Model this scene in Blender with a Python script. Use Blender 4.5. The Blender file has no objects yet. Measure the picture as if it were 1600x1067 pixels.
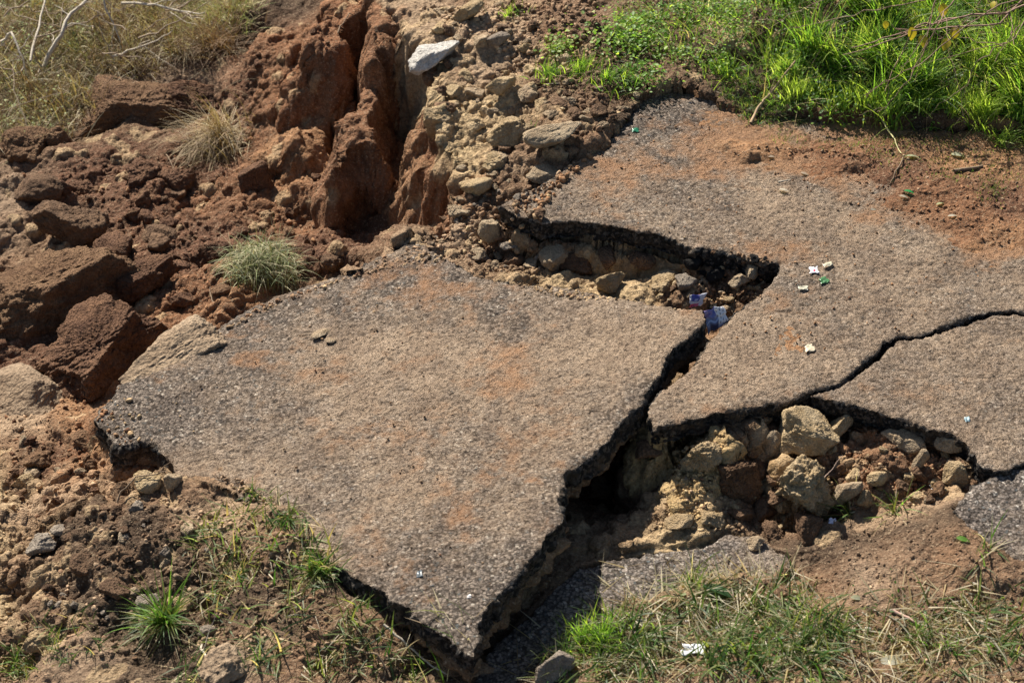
import bpy, math, random
import numpy as np
from mathutils import Vector
random.seed(7); RNG = np.random.default_rng(11)
S = bpy.context.scene; C = S.collection

# ------------------------------------------------------------------ camera, sky, sun, exposure
DIST, PITCH, FOC = 8.0, math.radians(38), 70.0
CAM = np.array([0, -DIST*math.cos(PITCH), DIST*math.sin(PITCH)])
FW = np.array([0, math.cos(PITCH), -math.sin(PITCH)]); UPV = np.array([0, math.sin(PITCH), math.cos(PITCH)])
cd = bpy.data.cameras.new('camera'); co = bpy.data.objects.new('camera', cd); C.objects.link(co); S.camera = co
cd.lens = FOC; cd.sensor_width = 36; cd.clip_start = 0.05; cd.clip_end = 500
co.location = CAM; co.rotation_euler = (math.pi/2-PITCH, 0, 0)
cd.dof.use_dof = True; cd.dof.focus_distance = 8.3; cd.dof.aperture_fstop = 4.0

SUN_EL = math.radians(41); SUN_AZ = math.radians(-30)      # azimuth clockwise from +Y
W = bpy.data.worlds.new('World'); S.world = W; W.use_nodes = True
nt = W.node_tree; bg = nt.nodes['Background']; sk = nt.nodes.new('ShaderNodeTexSky'); sk.sky_type = 'NISHITA'
sk.sun_disc = False; sk.sun_elevation = SUN_EL; sk.sun_rotation = SUN_AZ
nt.links.new(sk.outputs[0], bg.inputs[0]); bg.inputs[1].default_value = 0.05
ld = bpy.data.lights.new('sun', 'SUN'); ld.energy = 5.0; ld.angle = math.radians(0.5); ld.color = (1, .935, .84)
lo = bpy.data.objects.new('sun', ld); C.objects.link(lo)
sd = Vector((math.sin(SUN_AZ)*math.cos(SUN_EL), math.cos(SUN_AZ)*math.cos(SUN_EL), math.sin(SUN_EL)))
lo.rotation_euler = sd.to_track_quat('Z', 'Y').to_euler(); lo.location = (-3, 6, 6)
S.view_settings.view_transform = 'Standard'; S.view_settings.look = 'None'
S.view_settings.exposure = 1.05; S.view_settings.gamma = 1

# ------------------------------------------------------------------ helpers: sight lines, noise
def P(px, py, z):
    """point at height z seen at photo pixel (1600 wide)"""
    f = FOC/36
    d = FW + np.array([(px-800)/1600/f, 0, 0]) - (py-533.5)/1600/f*UPV
    return CAM + (z-CAM[2])/d[2]*d
def hsh(ix, iy, iz, seed):
    M = np.uint32
    h = (ix.astype(np.int32).astype(M)*M(374761393)) ^ (iy.astype(np.int32).astype(M)*M(668265263)) ^ (iz.astype(np.int32).astype(M)*M(2147483647 & 1274126177)) ^ M((seed*974711+12345) & 0xffffffff)
    h = (h ^ (h >> M(13)))*M(1274126177); h = (h ^ (h >> M(16)))*M(2246822519); h ^= h >> M(13)
    return (h & M(0xffffff)).astype(np.float32)/np.float32(16777216)
def vn(x, y, z=None, s=1.0, seed=0):
    if z is None: z = np.zeros_like(x)
    x, y, z = x*s, y*s, z*s
    ix, iy, iz = np.floor(x), np.floor(y), np.floor(z); fx, fy, fz = x-ix, y-iy, z-iz
    fx, fy, fz = [(t*t*(3-2*t)).astype(np.float32) for t in (fx, fy, fz)]
    r = 0
    for a in (0, 1):
        for b in (0, 1):
            for c in (0, 1):
                w = (fx if a else 1-fx)*(fy if b else 1-fy)*(fz if c else 1-fz)
                r = r + w*hsh(ix+a, iy+b, iz+c, seed)
    return r*2-1
def fbm(x, y, z=None, s=1.0, o=4, seed=0, g=.5):
    r, a = 0, 1.0
    for k in range(o):
        r = r + a*vn(x, y, z, s*2.03**k, seed+k*17); a *= g
    return r
def worley(x, y, z, s, seed=0):
    """F1, F2, cell value"""
    x, y, z = x*s, y*s, z*s
    ix, iy, iz = np.floor(x), np.floor(y), np.floor(z)
    f1 = np.full(x.shape, 9., np.float32); f2 = f1.copy(); cv = np.zeros(x.shape, np.float32)
    for a in (-1, 0, 1):
        for b in (-1, 0, 1):
            for c in (-1, 0, 1):
                jx, jy, jz = ix+a, iy+b, iz+c
                h = hsh(jx, jy, jz, seed)
                d = (jx+h-x)**2+(jy+(h*7.31) % 1-y)**2+(jz+(h*53.7) % 1-z)**2
                d = d.astype(np.float32); m = d < f1
                f2 = np.where(m, f1, np.minimum(f2, d)); f1 = np.where(m, d, f1); cv = np.where(m, (h*97.3) % 1, cv)
    return np.sqrt(f1), np.sqrt(f2), cv
def sstep(a, b, x):
    t = np.clip((x-a)/(b-a), 0, 1); return t*t*(3-2*t)
def inside(poly, X, Y):
    r = np.zeros(X.shape, bool); n = len(poly)
    for i in range(n):
        x0, y0 = poly[i]; x1, y1 = poly[(i+1) % n]
        if y0 == y1: continue
        r ^= ((y0 > Y) != (y1 > Y)) & (X < (x1-x0)*(Y-y0)/(y1-y0)+x0)
    return r
def segdist(poly, X, Y, closed=True):
    d = np.full(X.shape, 1e9, np.float32); n = len(poly)
    for i in range(n if closed else n-1):
        x0, y0 = poly[i]; x1, y1 = poly[(i+1) % n]; dx, dy = x1-x0, y1-y0; L = dx*dx+dy*dy+1e-12
        t = np.clip(((X-x0)*dx+(Y-y0)*dy)/L, 0, 1)
        d = np.minimum(d, (X-x0-t*dx)**2+(Y-y0-t*dy)**2)
    return np.sqrt(d)
def wp(pts, z=None):
    """pixel polygon -> world xy polygon; pts (px,py[,z])"""
    return np.array([P(q[0], q[1], q[2] if len(q) > 2 else z)[:2] for q in pts])

# ------------------------------------------------------------------ object helpers
def tag(o, label=None, cat=None, group=None, kind=None):
    if label: o['label'] = label
    if cat: o['category'] = cat
    if group: o['group'] = group
    if kind: o['kind'] = kind
    return o
def mesh_np(name, V, F, mat=None, col=None, smooth=True):
    """V (n,3), F (m,3|4) arrays -> mesh"""
    me = bpy.data.meshes.new(name); V = np.asarray(V, np.float32); F = np.asarray(F, np.int32)
    k = F.shape[1]; m = len(F)
    me.vertices.add(len(V)); me.vertices.foreach_set('co', V.ravel())
    me.loops.add(m*k); me.loops.foreach_set('vertex_index', F.ravel())
    me.polygons.add(m); me.polygons.foreach_set('loop_start', np.arange(0, m*k, k, dtype=np.int32))
    me.polygons.foreach_set('loop_total', np.full(m, k, np.int32))
    me.polygons.foreach_set('use_smooth', np.full(m, smooth, bool))
    me.update(calc_edges=True)
    if col is not None:
        a = me.color_attributes.new('Col', 'FLOAT_COLOR', 'POINT')
        c = np.ones((len(V), 4), np.float32); c[:, :col.shape[1]] = col; a.data.foreach_set('color', c.ravel())
    if mat: me.materials.append(mat)
    return me
def link(name, me, parent=None, loc=None):
    o = bpy.data.objects.new(name, me); C.objects.link(o); o.parent = parent
    if loc is not None: o.location = loc
    return o

# ------------------------------------------------------------------ materials
def newmat(name, rough=.95):
    m = bpy.data.materials.new(name); m.use_nodes = True; n = m.node_tree
    b = n.nodes['Principled BSDF']; b.inputs['Roughness'].default_value = rough
    b.inputs['Specular IOR Level'].default_value = .2
    return m, n, b
def N(n, t, **k):
    x = n.nodes.new('ShaderNode'+t)
    for a, v in k.items():
        if a.startswith('i_'):
            key = a[2:]; key = int(key) if key.isdigit() else key
            x.inputs[key].default_value = v
        else: setattr(x, a, v)
    return x
def mixc(n, fac, a, b, mode='MIX'):
    m = n.nodes.new('ShaderNodeMix'); m.data_type = 'RGBA'; m.blend_type = mode
    for s, v in ((0, fac), (6, a), (7, b)):
        if hasattr(v, 'is_output'): n.links.new(v, m.inputs[s])
        else: m.inputs[s].default_value = v if s == 0 else (*v, 1)
    return m.outputs[2]
def ramp(n, v, a, b, c0=0., c1=1.):
    r = N(n, 'MapRange', i_1=a, i_2=b, i_3=c0, i_4=c1); n.links.new(v, r.inputs[0]); return r.outputs[0]
def noise(n, scale, det=4, rough=.6, obj=None):
    x = N(n, 'TexNoise'); x.inputs['Scale'].default_value = scale; x.inputs['Detail'].default_value = det
    x.inputs['Roughness'].default_value = rough
    n.links.new(obj.outputs['Object'] if obj else n.nodes['tc'].outputs['Object'], x.inputs['Vector']); return x
def vor(n, scale, feature='F1', rnd=1.):
    x = N(n, 'TexVoronoi'); x.feature = feature; x.inputs['Scale'].default_value = scale; x.inputs['Randomness'].default_value = rnd
    n.links.new(n.nodes['tc'].outputs['Object'], x.inputs['Vector']); return x
def bump(n, hs, b):
    """hs: list of (socket, distance)"""
    prev = None
    for h, d in hs:
        bp = N(n, 'Bump'); bp.inputs['Strength'].default_value = 1; bp.inputs['Distance'].default_value = d
        n.links.new(h, bp.inputs['Height'])
        if prev: n.links.new(prev, bp.inputs['Normal'])
        prev = bp.outputs[0]
    n.links.new(prev, b.inputs['Normal'])

def soil_mat(name='soil', fine=1.0):
    m, n, b = newmat(name, .97); tc = N(n, 'TexCoord'); tc.name = 'tc'
    at = N(n, 'Attribute', attribute_name='Col')
    n1 = noise(n, 9, 6, .65); n2 = noise(n, 60, 5, .7); v1 = vor(n, 55); v2 = vor(n, 150)
    c = mixc(n, ramp(n, n1.outputs[0], .3, .7), (.72, .70, .68), (1.22, 1.2, 1.16))
    c = mixc(n, 1.0, at.outputs['Color'], c, 'MULTIPLY')
    c = mixc(n, ramp(n, n2.outputs[0], .35, .68, .0, 1.), mixc(n, 1., c, (.66, .62, .6), 'MULTIPLY'), mixc(n, 1., c, (1.2, 1.2, 1.2), 'MULTIPLY'))
    g = N(n, 'SeparateColor'); n.links.new(v2.outputs['Color'], g.inputs[0])
    c = mixc(n, ramp(n, g.outputs[0], .82, 1., 0, .45), c, (.45, .34, .22))
    n.links.new(c, b.inputs['Base Color'])
    bump(n, [(n2.outputs[0], .016*fine), (v1.outputs['Distance'], .007*fine), (v2.outputs['Distance'], .003*fine)], b)
    return m
SOIL = soil_mat()

CRUMB = soil_mat('crumb', .15)

def asphalt_mat(name, dust=.5, tint=(1, 1, 1)):
    m, n, b = newmat(name, .9); tc = N(n, 'TexCoord'); tc.name = 'tc'
    side = N(n, 'Attribute', attribute_name='Col')
    sp = N(n, 'SeparateColor'); n.links.new(side.outputs['Color'], sp.inputs[0])     # r side, g dust, b red soil dust
    wn = noise(n, 60, 2, .5); va = N(n, 'VectorMath', operation='MULTIPLY_ADD'); n.links.new(wn.outputs['Color'], va.inputs[0]); va.inputs[1].default_value = (.016, .016, .016); n.links.new(tc.outputs['Object'], va.inputs[2])
    v = vor(n, 84); v2 = vor(n, 170); big = noise(n, 1.6, 5, .6); mid = noise(n, 14, 5, .65); fi = noise(n, 150, 4, .65); ro = noise(n, 75, 5, .7)
    for q_ in (v, v2): n.links.new(va.outputs[0], q_.inputs['Vector'])
    cell = N(n, 'SeparateColor'); n.links.new(v.outputs['Color'], cell.inputs[0])
    stone = mixc(n, cell.outputs[0], (.13,.112,.098), (.42,.355,.295))
    stone = mixc(n, ramp(n, cell.outputs[1], .95, .97), stone, (.16,.175,.175))
    stone = mixc(n, ramp(n, cell.outputs[2], .94, .96), stone, (.6, .55, .47))
    tar = ramp(n, v.outputs['Distance'], .4, .7)
    base = mixc(n, tar, stone, (.075, .065, .055))
    # pale dust lying between and over the stones
    dm = N(n, 'Math', operation='ADD'); n.links.new(sp.outputs[1], dm.inputs[0])
    n.links.new(ramp(n, mid.outputs[0], .3, .7, -.35, .35), dm.inputs[1])
    dm2 = N(n, 'Math', operation='ADD'); n.links.new(dm.outputs[0], dm2.inputs[0]); n.links.new(ramp(n, big.outputs[0], .35, .65, -.25, .25), dm2.inputs[1])
    dustc = mixc(n, ramp(n, fi.outputs[0], .3, .7), (.30, .222, .155), (.58, .455, .33))
    base = mixc(n, ramp(n, dm2.outputs[0], .0, 1.0, 0, .86), base, dustc)
    pitf = N(n, 'Math', operation='ADD'); n.links.new(ramp(n, ro.outputs[0], .42, .3), pitf.inputs[0]); n.links.new(ramp(n, v.outputs['Distance'], .62, .8, 0, .6), pitf.inputs[1])
    pitm = N(n, 'Math', operation='MINIMUM'); n.links.new(pitf.outputs[0], pitm.inputs[0]); pitm.inputs[1].default_value = .8
    base = mixc(n, pitm.outputs[0], base, (.10, .075, .055))
    rm = N(n, 'Math', operation='ADD'); n.links.new(sp.outputs[2], rm.inputs[0]); n.links.new(ramp(n, mid.outputs[0], .3, .7, -.3, .3), rm.inputs[1])
    m2 = noise(n, 5, 6, .7); m3 = noise(n, 27, 4, .7)
    base = mixc(n, ramp(n, m2.outputs[0], .36, .64), mixc(n, 1., base, (.80, .76, .74), 'MULTIPLY'), mixc(n, 1., base, (1.14, 1.12, 1.10), 'MULTIPLY'))
    base = mixc(n, ramp(n, m3.outputs[0], .36, .64), mixc(n, 1., base, (.84, .80, .76), 'MULTIPLY'), mixc(n, 1., base, (1.12, 1.10, 1.08), 'MULTIPLY'))
    base = mixc(n, ramp(n, m3.outputs[0], .33, .29, 0, .55), base, (.12, .085, .06))
    redc = mixc(n, ramp(n, fi.outputs[0], .35, .65), (.30, .155, .08), (.46, .26, .14))
    base = mixc(n, ramp(n, rm.outputs[0], .25, .9, 0, .85), base, redc)
    base = mixc(n, 1., base, tint, 'MULTIPLY')
    dark = mixc(n, ramp(n, cell.outputs[0], .5, .9), (.028, .026, .024), (.17, .145, .12))
    dark = mixc(n, ramp(n, mid.outputs[0], .50, .68, 0, .75), dark, (.20, .145, .095))
    c = mixc(n, ramp(n, sp.outputs[0], .3, .8), base, dark)
    n.links.new(c, b.inputs['Base Color'])
    bump(n, [(mid.outputs[0], .014), (ro.outputs[0], .026), (v.outputs['Distance'], -.011), (v2.outputs['Distance'], -.004), (fi.outputs[0], .006)], b)
    return m
ASPH = asphalt_mat('weathered_asphalt', tint=(1.06, 1.06, 1.05))
ASPH_G = asphalt_mat('grey_asphalt', tint=(1.25, 1.3, 1.36))

def leaf_mat(name, trans=.45, rough=.5):
    m = bpy.data.materials.new(name); m.use_nodes = True; n = m.node_tree; n.nodes.clear()
    out = N(n, 'OutputMaterial'); at = N(n, 'Attribute', attribute_name='Col')
    b = N(n, 'BsdfPrincipled'); b.inputs['Roughness'].default_value = rough; b.inputs['Specular IOR Level'].default_value = .35
    t = N(n, 'BsdfTranslucent'); mx = N(n, 'MixShader', i_0=trans)
    n.links.new(at.outputs['Color'], b.inputs['Base Color'])
    tcx = mixc(n, 1., at.outputs['Color'], (1.5, 1.5, .8), 'MULTIPLY'); n.links.new(tcx, t.inputs[0])
    n.links.new(b.outputs[0], mx.inputs[1]); n.links.new(t.outputs[0], mx.inputs[2]); n.links.new(mx.outputs[0], out.inputs[0])
    return m
LEAF = leaf_mat('leaf_green', .55); DRY = leaf_mat('dry_straw', .2, .7)
def plain(name, col, rough=.8, bumpd=0., sc=30):
    m, n, b = newmat(name, rough); tc = N(n, 'TexCoord'); tc.name = 'tc'
    x = noise(n, sc, 4); c = mixc(n, ramp(n, x.outputs[0], .3, .7), tuple(v*.75 for v in col), tuple(min(1, v*1.2) for v in col))
    n.links.new(c, b.inputs['Base Color'])
    if bumpd: bump(n, [(x.outputs[0], bumpd)], b)
    return m
BARK = plain('bark_twig', (.20, .14, .09), .8, .003, 60)
PALEBARK = plain('pale_dead_wood', (.48, .42, .33), .8, .003, 60)

# ------------------------------------------------------------------ slab planes (px,py,z at three points)
def plane(a, b, c):
    M = np.array([P(*a), P(*b), P(*c)]); return np.linalg.solve(np.c_[M[:, :2], np.ones(3)], M[:, 2])
def onplane(px, py, k):
    z = 0.
    for _ in range(30): w = P(px, py, z); z = k[0]*w[0]+k[1]*w[1]+k[2]
    return w
def wplane(pts, k): return np.array([onplane(x, y, k)[:2] for x, y in pts])
K_MAIN = plane((1102, 483, .02), (740, 1025, -.02), (150, 650, -.30))
K_ROAD = np.array([0., 0., 0.]); K_LOW = plane((800, 1000, -.27), (1230, 870, -.23), (1100, 1000, -.25))
K_RIGHT = plane((1300, 620, -.012), (1590, 500, -.008), (1590, 700, -.02))
K_CORNER = plane((1500, 790, -.07), (1600, 720, -.04), (1590, 850, -.09))

MAIN = [(640,380),(660,383),(690,400),(728,418),(755,432),(800,440),(850,446),(905,452),(960,466),(1010,478),(1060,485),(1102,483),(1104,500),(1095,515),(1075,530),(1050,550),(1040,575),(1022,600),(1010,625),(990,645),(965,662),(950,690),(925,712),(895,730),(872,765),(873,790),(878,815),(855,845),(815,885),(812,905),(790,925),(765,950),(748,975),(750,1000),(735,1025),(722,1018),(705,1000),(685,985),(660,968),(640,945),(615,935),(595,914),(565,905),(545,892),(520,878),(470,840),(420,800),(360,775),(300,752),(275,745),(268,728),(255,710),(238,692),(215,690),(190,697),(178,690),(168,672),(148,655),(155,640),(178,615),(190,598),(240,578),(290,560),(320,535),(350,505),(400,475),(450,455),(500,440),(560,420),(600,398)]
ROAD = [(786,316),(812,334),(845,345),(900,345),(950,352),(1000,362),(1050,370),(1080,385),(1130,392),(1180,408),(1225,412),(1205,440),(1185,460),(1160,480),(1140,505),(1120,520),(1100,545),(1075,580),(1055,595),(1040,610),(1015,635),(1010,655),(1022,668),(1060,662),(1120,648),(1180,636),(1240,626),(1266,614),(1275,610),(1300,600),(1330,583),(1350,560),(1380,535),(1400,525),(1440,520),(1480,508),(1520,492),(1550,484),(1600,488),(1900,480),(1900,200),(1600,170),(1400,150),(1200,140),(1150,135),(1090,136),(1050,142),(1010,150),(985,175),(960,205),(920,235),(880,262),(840,290)]
RIGHT = [(1271,619),(1283,611),(1309,603),(1339,589),(1357,566),(1386,542),(1405,531),(1445,526),(1485,514),(1525,498),(1552,489),(1599,493),(1900,490),(1900,735),(1640,722),(1600,718),(1560,738),(1540,735),(1525,704),(1490,674),(1440,662),(1390,647),(1340,634),(1300,624)]
CORNER = [(1488,792),(1510,768),(1545,748),(1585,728),(1620,718),(1800,718),(1800,920),(1640,900),(1570,862),(1510,822)]
LOW = [(1232,868),(1200,850),(1165,838),(1140,832),(1120,846),(1095,856),(1060,860),(1020,862),(980,868),(940,875),(905,885),(870,920),(820,968),(775,1010),(735,1070),(700,1150),(1000,1150),(1120,960),(1240,905)]
WM, WR, WG, WC, WL = wplane(MAIN, K_MAIN), wplane(ROAD, K_ROAD), wplane(RIGHT, K_RIGHT), wplane(CORNER, K_CORNER), wplane(LOW, K_LOW)
def pz(k): return lambda x, y: k[0]*x+k[1]*y+k[2]

# ------------------------------------------------------------------ terrain
RED=(.225,.115,.06); DRED=(.14,.072,.042); ORA=(.31,.172,.088); TAN=(.38,.275,.18); YEL=(.50,.38,.22); HUM=(.085,.058,.038); BRN=(.21,.132,.08); PALE=(.30,.215,.145); GRN=(.11,.08,.04)
HIGH = [ # px,py,z,rough,colour   the bank, roads and soil on the near side of the scarp
 (640,30,-.08,.7,TAN),(660,100,-.07,.8,YEL),(710,60,-.03,.7,TAN),(800,40,.02,.6,TAN),(760,120,-.04,.8,TAN),(860,60,.04,.6,BRN),(900,30,.06,.5,BRN),
 (700,180,-.08,.9,YEL),(720,240,-.1,1,YEL),(740,300,-.12,1,ORA),(800,180,-.03,.9,YEL),(860,150,0,.7,BRN),(920,160,.03,.8,HUM),(850,230,-.02,1,BRN),(900,200,.02,.9,BRN),(950,190,.02,.9,BRN),
 (960,110,.05,.6,HUM),(1000,60,.08,.4,HUM),(1060,110,.05,.6,BRN),(1150,60,.14,.6,HUM),(1200,20,.22,.6,HUM),(1350,60,.20,.6,HUM),(1500,40,.26,.6,HUM),(1590,100,.2,.6,HUM),(1350,0,.32,.6,HUM),(1590,0,.34,.6,HUM),(1130,120,.03,.5,HUM),
 (1180,170,.02,.5,HUM),(1300,165,.05,.5,HUM),(1450,190,.05,.5,HUM),(1590,200,.06,.5,HUM),
 (1250,240,.016,.35,RED),(1400,230,.022,.35,RED),(1330,215,.02,.35,DRED),(1550,250,.02,.3,ORA),(1500,320,.015,.35,RED),(1590,330,.016,.35,DRED),(1440,280,.018,.35,DRED),(1300,260,.01,.3,RED),(1540,375,.008,.3,ORA),(1460,360,.006,.3,RED),(1150,215,.006,.3,ORA),
 (820,290,-.07,.8,TAN),(780,320,-.14,1,BRN),(730,360,-.17,1,BRN),(690,385,-.2,.9,TAN),(770,390,-.22,1,BRN),(820,400,-.24,1,BRN),(860,370,-.2,1,BRN),
 (900,410,-.26,1,BRN),(950,425,-.34,.9,BRN),(985,440,-.34,.8,BRN),(930,445,-.24,.8,YEL),(1030,430,-.13,1,YEL),(1060,450,-.13,1,ORA),(1100,440,-.11,1,BRN),(1150,445,-.10,1,BRN),(1190,432,-.10,.9,BRN),(1020,462,-.16,.8,YEL),(1120,470,-.14,.8,ORA),
 (1080,540,-.32,.6,BRN),(1030,620,-.4,.6,BRN),
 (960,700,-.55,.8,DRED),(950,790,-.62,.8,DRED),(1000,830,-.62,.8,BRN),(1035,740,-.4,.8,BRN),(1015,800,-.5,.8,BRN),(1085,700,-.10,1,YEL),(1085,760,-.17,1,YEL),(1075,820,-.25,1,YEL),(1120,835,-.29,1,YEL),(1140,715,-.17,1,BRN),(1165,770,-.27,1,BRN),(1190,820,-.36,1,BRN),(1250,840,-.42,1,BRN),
 (1210,690,-.16,.9,BRN),(1270,690,-.14,.9,BRN),(1330,700,-.13,1,ORA),(1400,715,-.13,1,RED),(1450,735,-.13,1,RED),(1505,745,-.12,1,BRN),(1350,760,-.19,1,TAN),(1420,775,-.19,.9,TAN),(1300,730,-.17,1,ORA),(1240,795,-.32,1,BRN),(1190,740,-.24,1,BRN),
 (1250,880,-.22,.5,BRN),(1300,830,-.2,.6,HUM),(1380,805,-.17,.6,HUM),(1450,800,-.15,.6,HUM),(1350,880,-.17,.3,PALE),(1450,870,-.13,.3,BRN),(1488,800,-.085,.4,BRN),(1475,775,-.12,.6,TAN),(1520,865,-.09,.3,BRN),(1570,895,-.10,.3,BRN),(1500,830,-.09,.3,BRN),(1550,900,-.13,.3,BRN),(1590,940,-.14,.3,BRN),
 (1200,930,-.19,.4,BRN),(1100,960,-.19,.5,HUM),(1300,980,-.17,.5,BRN),(1450,980,-.16,.5,BRN),(1000,1000,-.2,.5,BRN),(900,1030,-.21,.5,BRN),(850,1060,-.23,.5,HUM),(1200,1060,-.19,.5,BRN),(1500,1060,-.17,.5,BRN),(800,1075,-.3,.5,HUM),
 # lower left bank
 (320,760,-.20,.6,BRN),(400,790,-.155,.4,TAN),(450,850,-.12,.5,HUM),(350,850,-.17,.45,BRN),(230,800,-.26,.9,BRN),(250,830,-.22,.9,HUM),(150,830,-.27,1,HUM),(80,870,-.33,1,BRN),(30,850,-.42,1,YEL),(20,960,-.5,1,YEL),(100,960,-.34,1,BRN),
 (200,900,-.26,1,HUM),(300,930,-.22,.8,HUM),(400,930,-.18,.5,HUM),(500,900,-.14,.5,HUM),(520,945,-.15,.4,BRN),(575,975,-.17,.4,BRN),(640,1012,-.2,.5,BRN),(690,1050,-.23,.5,BRN),(420,1010,-.19,.2,PALE),(250,1030,-.27,.8,HUM),(330,880,-.19,.6,HUM),(420,960,-.17,.5,HUM),(180,980,-.3,.9,HUM),(100,1040,-.34,.4,PALE),(600,1010,-.19,.5,BRN),(550,1050,-.23,.5,BRN),(660,1050,-.28,.6,HUM),(20,1050,-.45,.6,BRN),
 (250,730,-.36,1,YEL),(200,760,-.36,.9,ORA),(600,935,-.30,.6,HUM),(670,990,-.34,.6,HUM),(725,1040,-.38,.6,HUM),
]
LOWA = [ # ravine side
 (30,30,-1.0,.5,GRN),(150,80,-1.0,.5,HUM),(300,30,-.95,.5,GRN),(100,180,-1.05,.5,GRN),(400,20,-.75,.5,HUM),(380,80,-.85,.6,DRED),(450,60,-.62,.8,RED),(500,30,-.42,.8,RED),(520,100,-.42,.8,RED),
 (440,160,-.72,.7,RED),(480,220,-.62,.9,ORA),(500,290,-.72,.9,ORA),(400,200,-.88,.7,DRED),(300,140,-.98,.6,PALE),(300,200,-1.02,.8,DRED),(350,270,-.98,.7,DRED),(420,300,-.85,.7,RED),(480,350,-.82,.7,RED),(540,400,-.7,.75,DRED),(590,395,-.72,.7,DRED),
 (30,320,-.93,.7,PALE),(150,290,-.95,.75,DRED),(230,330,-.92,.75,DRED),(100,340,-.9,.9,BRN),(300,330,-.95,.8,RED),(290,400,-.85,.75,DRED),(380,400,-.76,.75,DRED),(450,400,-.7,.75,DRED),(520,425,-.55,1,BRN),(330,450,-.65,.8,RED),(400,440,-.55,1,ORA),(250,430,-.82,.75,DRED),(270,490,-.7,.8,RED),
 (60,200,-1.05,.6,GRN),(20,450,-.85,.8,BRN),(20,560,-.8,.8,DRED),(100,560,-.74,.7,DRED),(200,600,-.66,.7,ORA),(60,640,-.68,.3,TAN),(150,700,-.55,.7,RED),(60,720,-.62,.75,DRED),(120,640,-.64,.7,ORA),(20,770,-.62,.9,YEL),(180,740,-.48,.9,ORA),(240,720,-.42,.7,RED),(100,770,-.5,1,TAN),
 (640,380,-.42,.8,BRN),
]
# rim of the scarp (pixel,z), from far to near, then round the outside
RIM = [(585,-60,-.08),(600,0,-.08),(625,40,-.08),(632,90,-.08),(660,105,-.08),(668,150,-.09),(700,175,-.1),(690,225,-.12),(725,262,-.12),(720,310,-.14),(700,350,-.17),(650,372,-.22)]
rimw = [P(*q)[:2] for q in RIM] + [onplane(x, y, K_MAIN)[:2] for x, y in [(600,405),(500,450),(420,480),(350,520),(300,570),(220,592),(195,612),(170,640),(170,655),(200,683),(235,682),(262,705)]] + [P(*q)[:2] for q in [(275,760,-.26),(200,785,-.3),(130,800,-.34),(60,812,-.4),(0,830,-.45),(-60,840,-.5),(-300,870,-.5)]]
rimw = np.array(rimw)
HIGHPOLY = np.vstack([rimw, [(-9, -9), (40, -9), (40, 40), (rimw[0][0]-.3, 40)]])

def spaced(a, b, n0, pads):
    core = np.arange(a, b, n0); g = []; s = n0; v = b
    for _ in range(pads): v += s; g.append(v); s *= 1.22
    h = []; s = n0; v = a
    for _ in range(pads): v -= s; h.append(v); s *= 1.22
    return np.array(h[::-1]+list(core)+g)
xs = spaced(-3.2, 3.0, .0075, 32)
yc = np.concatenate([np.arange(-1.95, 1.2, .0068), np.arange(1.2, 4.6, .009)])
yl = []; v, s = -1.95, .0068
for _ in range(32): v -= s; yl.append(v); s *= 1.22
yh = []; v, s = yc[-1], .009
for _ in range(32): v += s; yh.append(v); s *= 1.22
ys = np.concatenate([yl[::-1], yc, yh])
X, Y = np.meshgrid(xs, ys); X = X.astype(np.float32); Y = Y.astype(np.float32)
core = (X > -3.4) & (X < 3.2) & (Y > -2.2) & (Y < 4.8)
wxn = fbm(X, Y, None, 2.5, 4, 3)*.05; wyn = fbm(X, Y, None, 2.5, 4, 9)*.05
def idw(tab, Xq, Yq, p=4):
    pts = np.array([P(a[0], a[1], a[2])[:2] for a in tab]); W_ = 0; Z = 0; R = 0; Cc = [0, 0, 0]
    for i, a in enumerate(tab):
        w = 1/((Xq-pts[i, 0])**2+(Yq-pts[i, 1])**2+.004)**(p/2)
        W_ = W_+w; Z = Z+w*a[2]; R = R+w*a[3]
        for j in range(3): Cc[j] = Cc[j]+w*a[4][j]
    return Z/W_, R/W_, np.stack([c/W_ for c in Cc], -1)
zh, rh, ch = idw(HIGH, X, Y, 3.2); zl, rl, cl = idw(LOWA, X, Y, 3.2)
# colours use a warped lookup so soil bands have ragged borders
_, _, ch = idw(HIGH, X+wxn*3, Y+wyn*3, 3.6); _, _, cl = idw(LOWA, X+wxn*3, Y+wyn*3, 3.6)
ing = inside(HIGHPOLY, X, Y); dr = segdist(rimw, X, Y, False)
sdr = np.where(ing, dr, -dr)
flute = fbm(X*1.0, Y*1.0, None, 7, 3, 31)
sdw = sdr + flute*.035 + np.where(Y > 1.0, .05*(np.abs(vn(X, Y, None, 5, 77))-.35), 0)
width = .10+.14*sstep(1.0, 2.0, Y)
t = np.clip(sdw/width+1, 0, 1)
Z = zl+(zh-zl)*(t**1.1)
rough = rl+(rh-rl)*t
cliffm = np.clip(4*t*(1-t), 0, 1)
zone = sstep(1.0, 1.5, Y)
ccl = np.stack([np.full(X.shape, c) for c in (.26, .125, .062)], -1)
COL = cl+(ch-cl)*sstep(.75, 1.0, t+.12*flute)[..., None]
COL = COL*(1-(cliffm*zone)[..., None])+ccl*(cliffm*zone)[..., None]
rough = rough*(1-.5*cliffm*zone)

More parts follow.
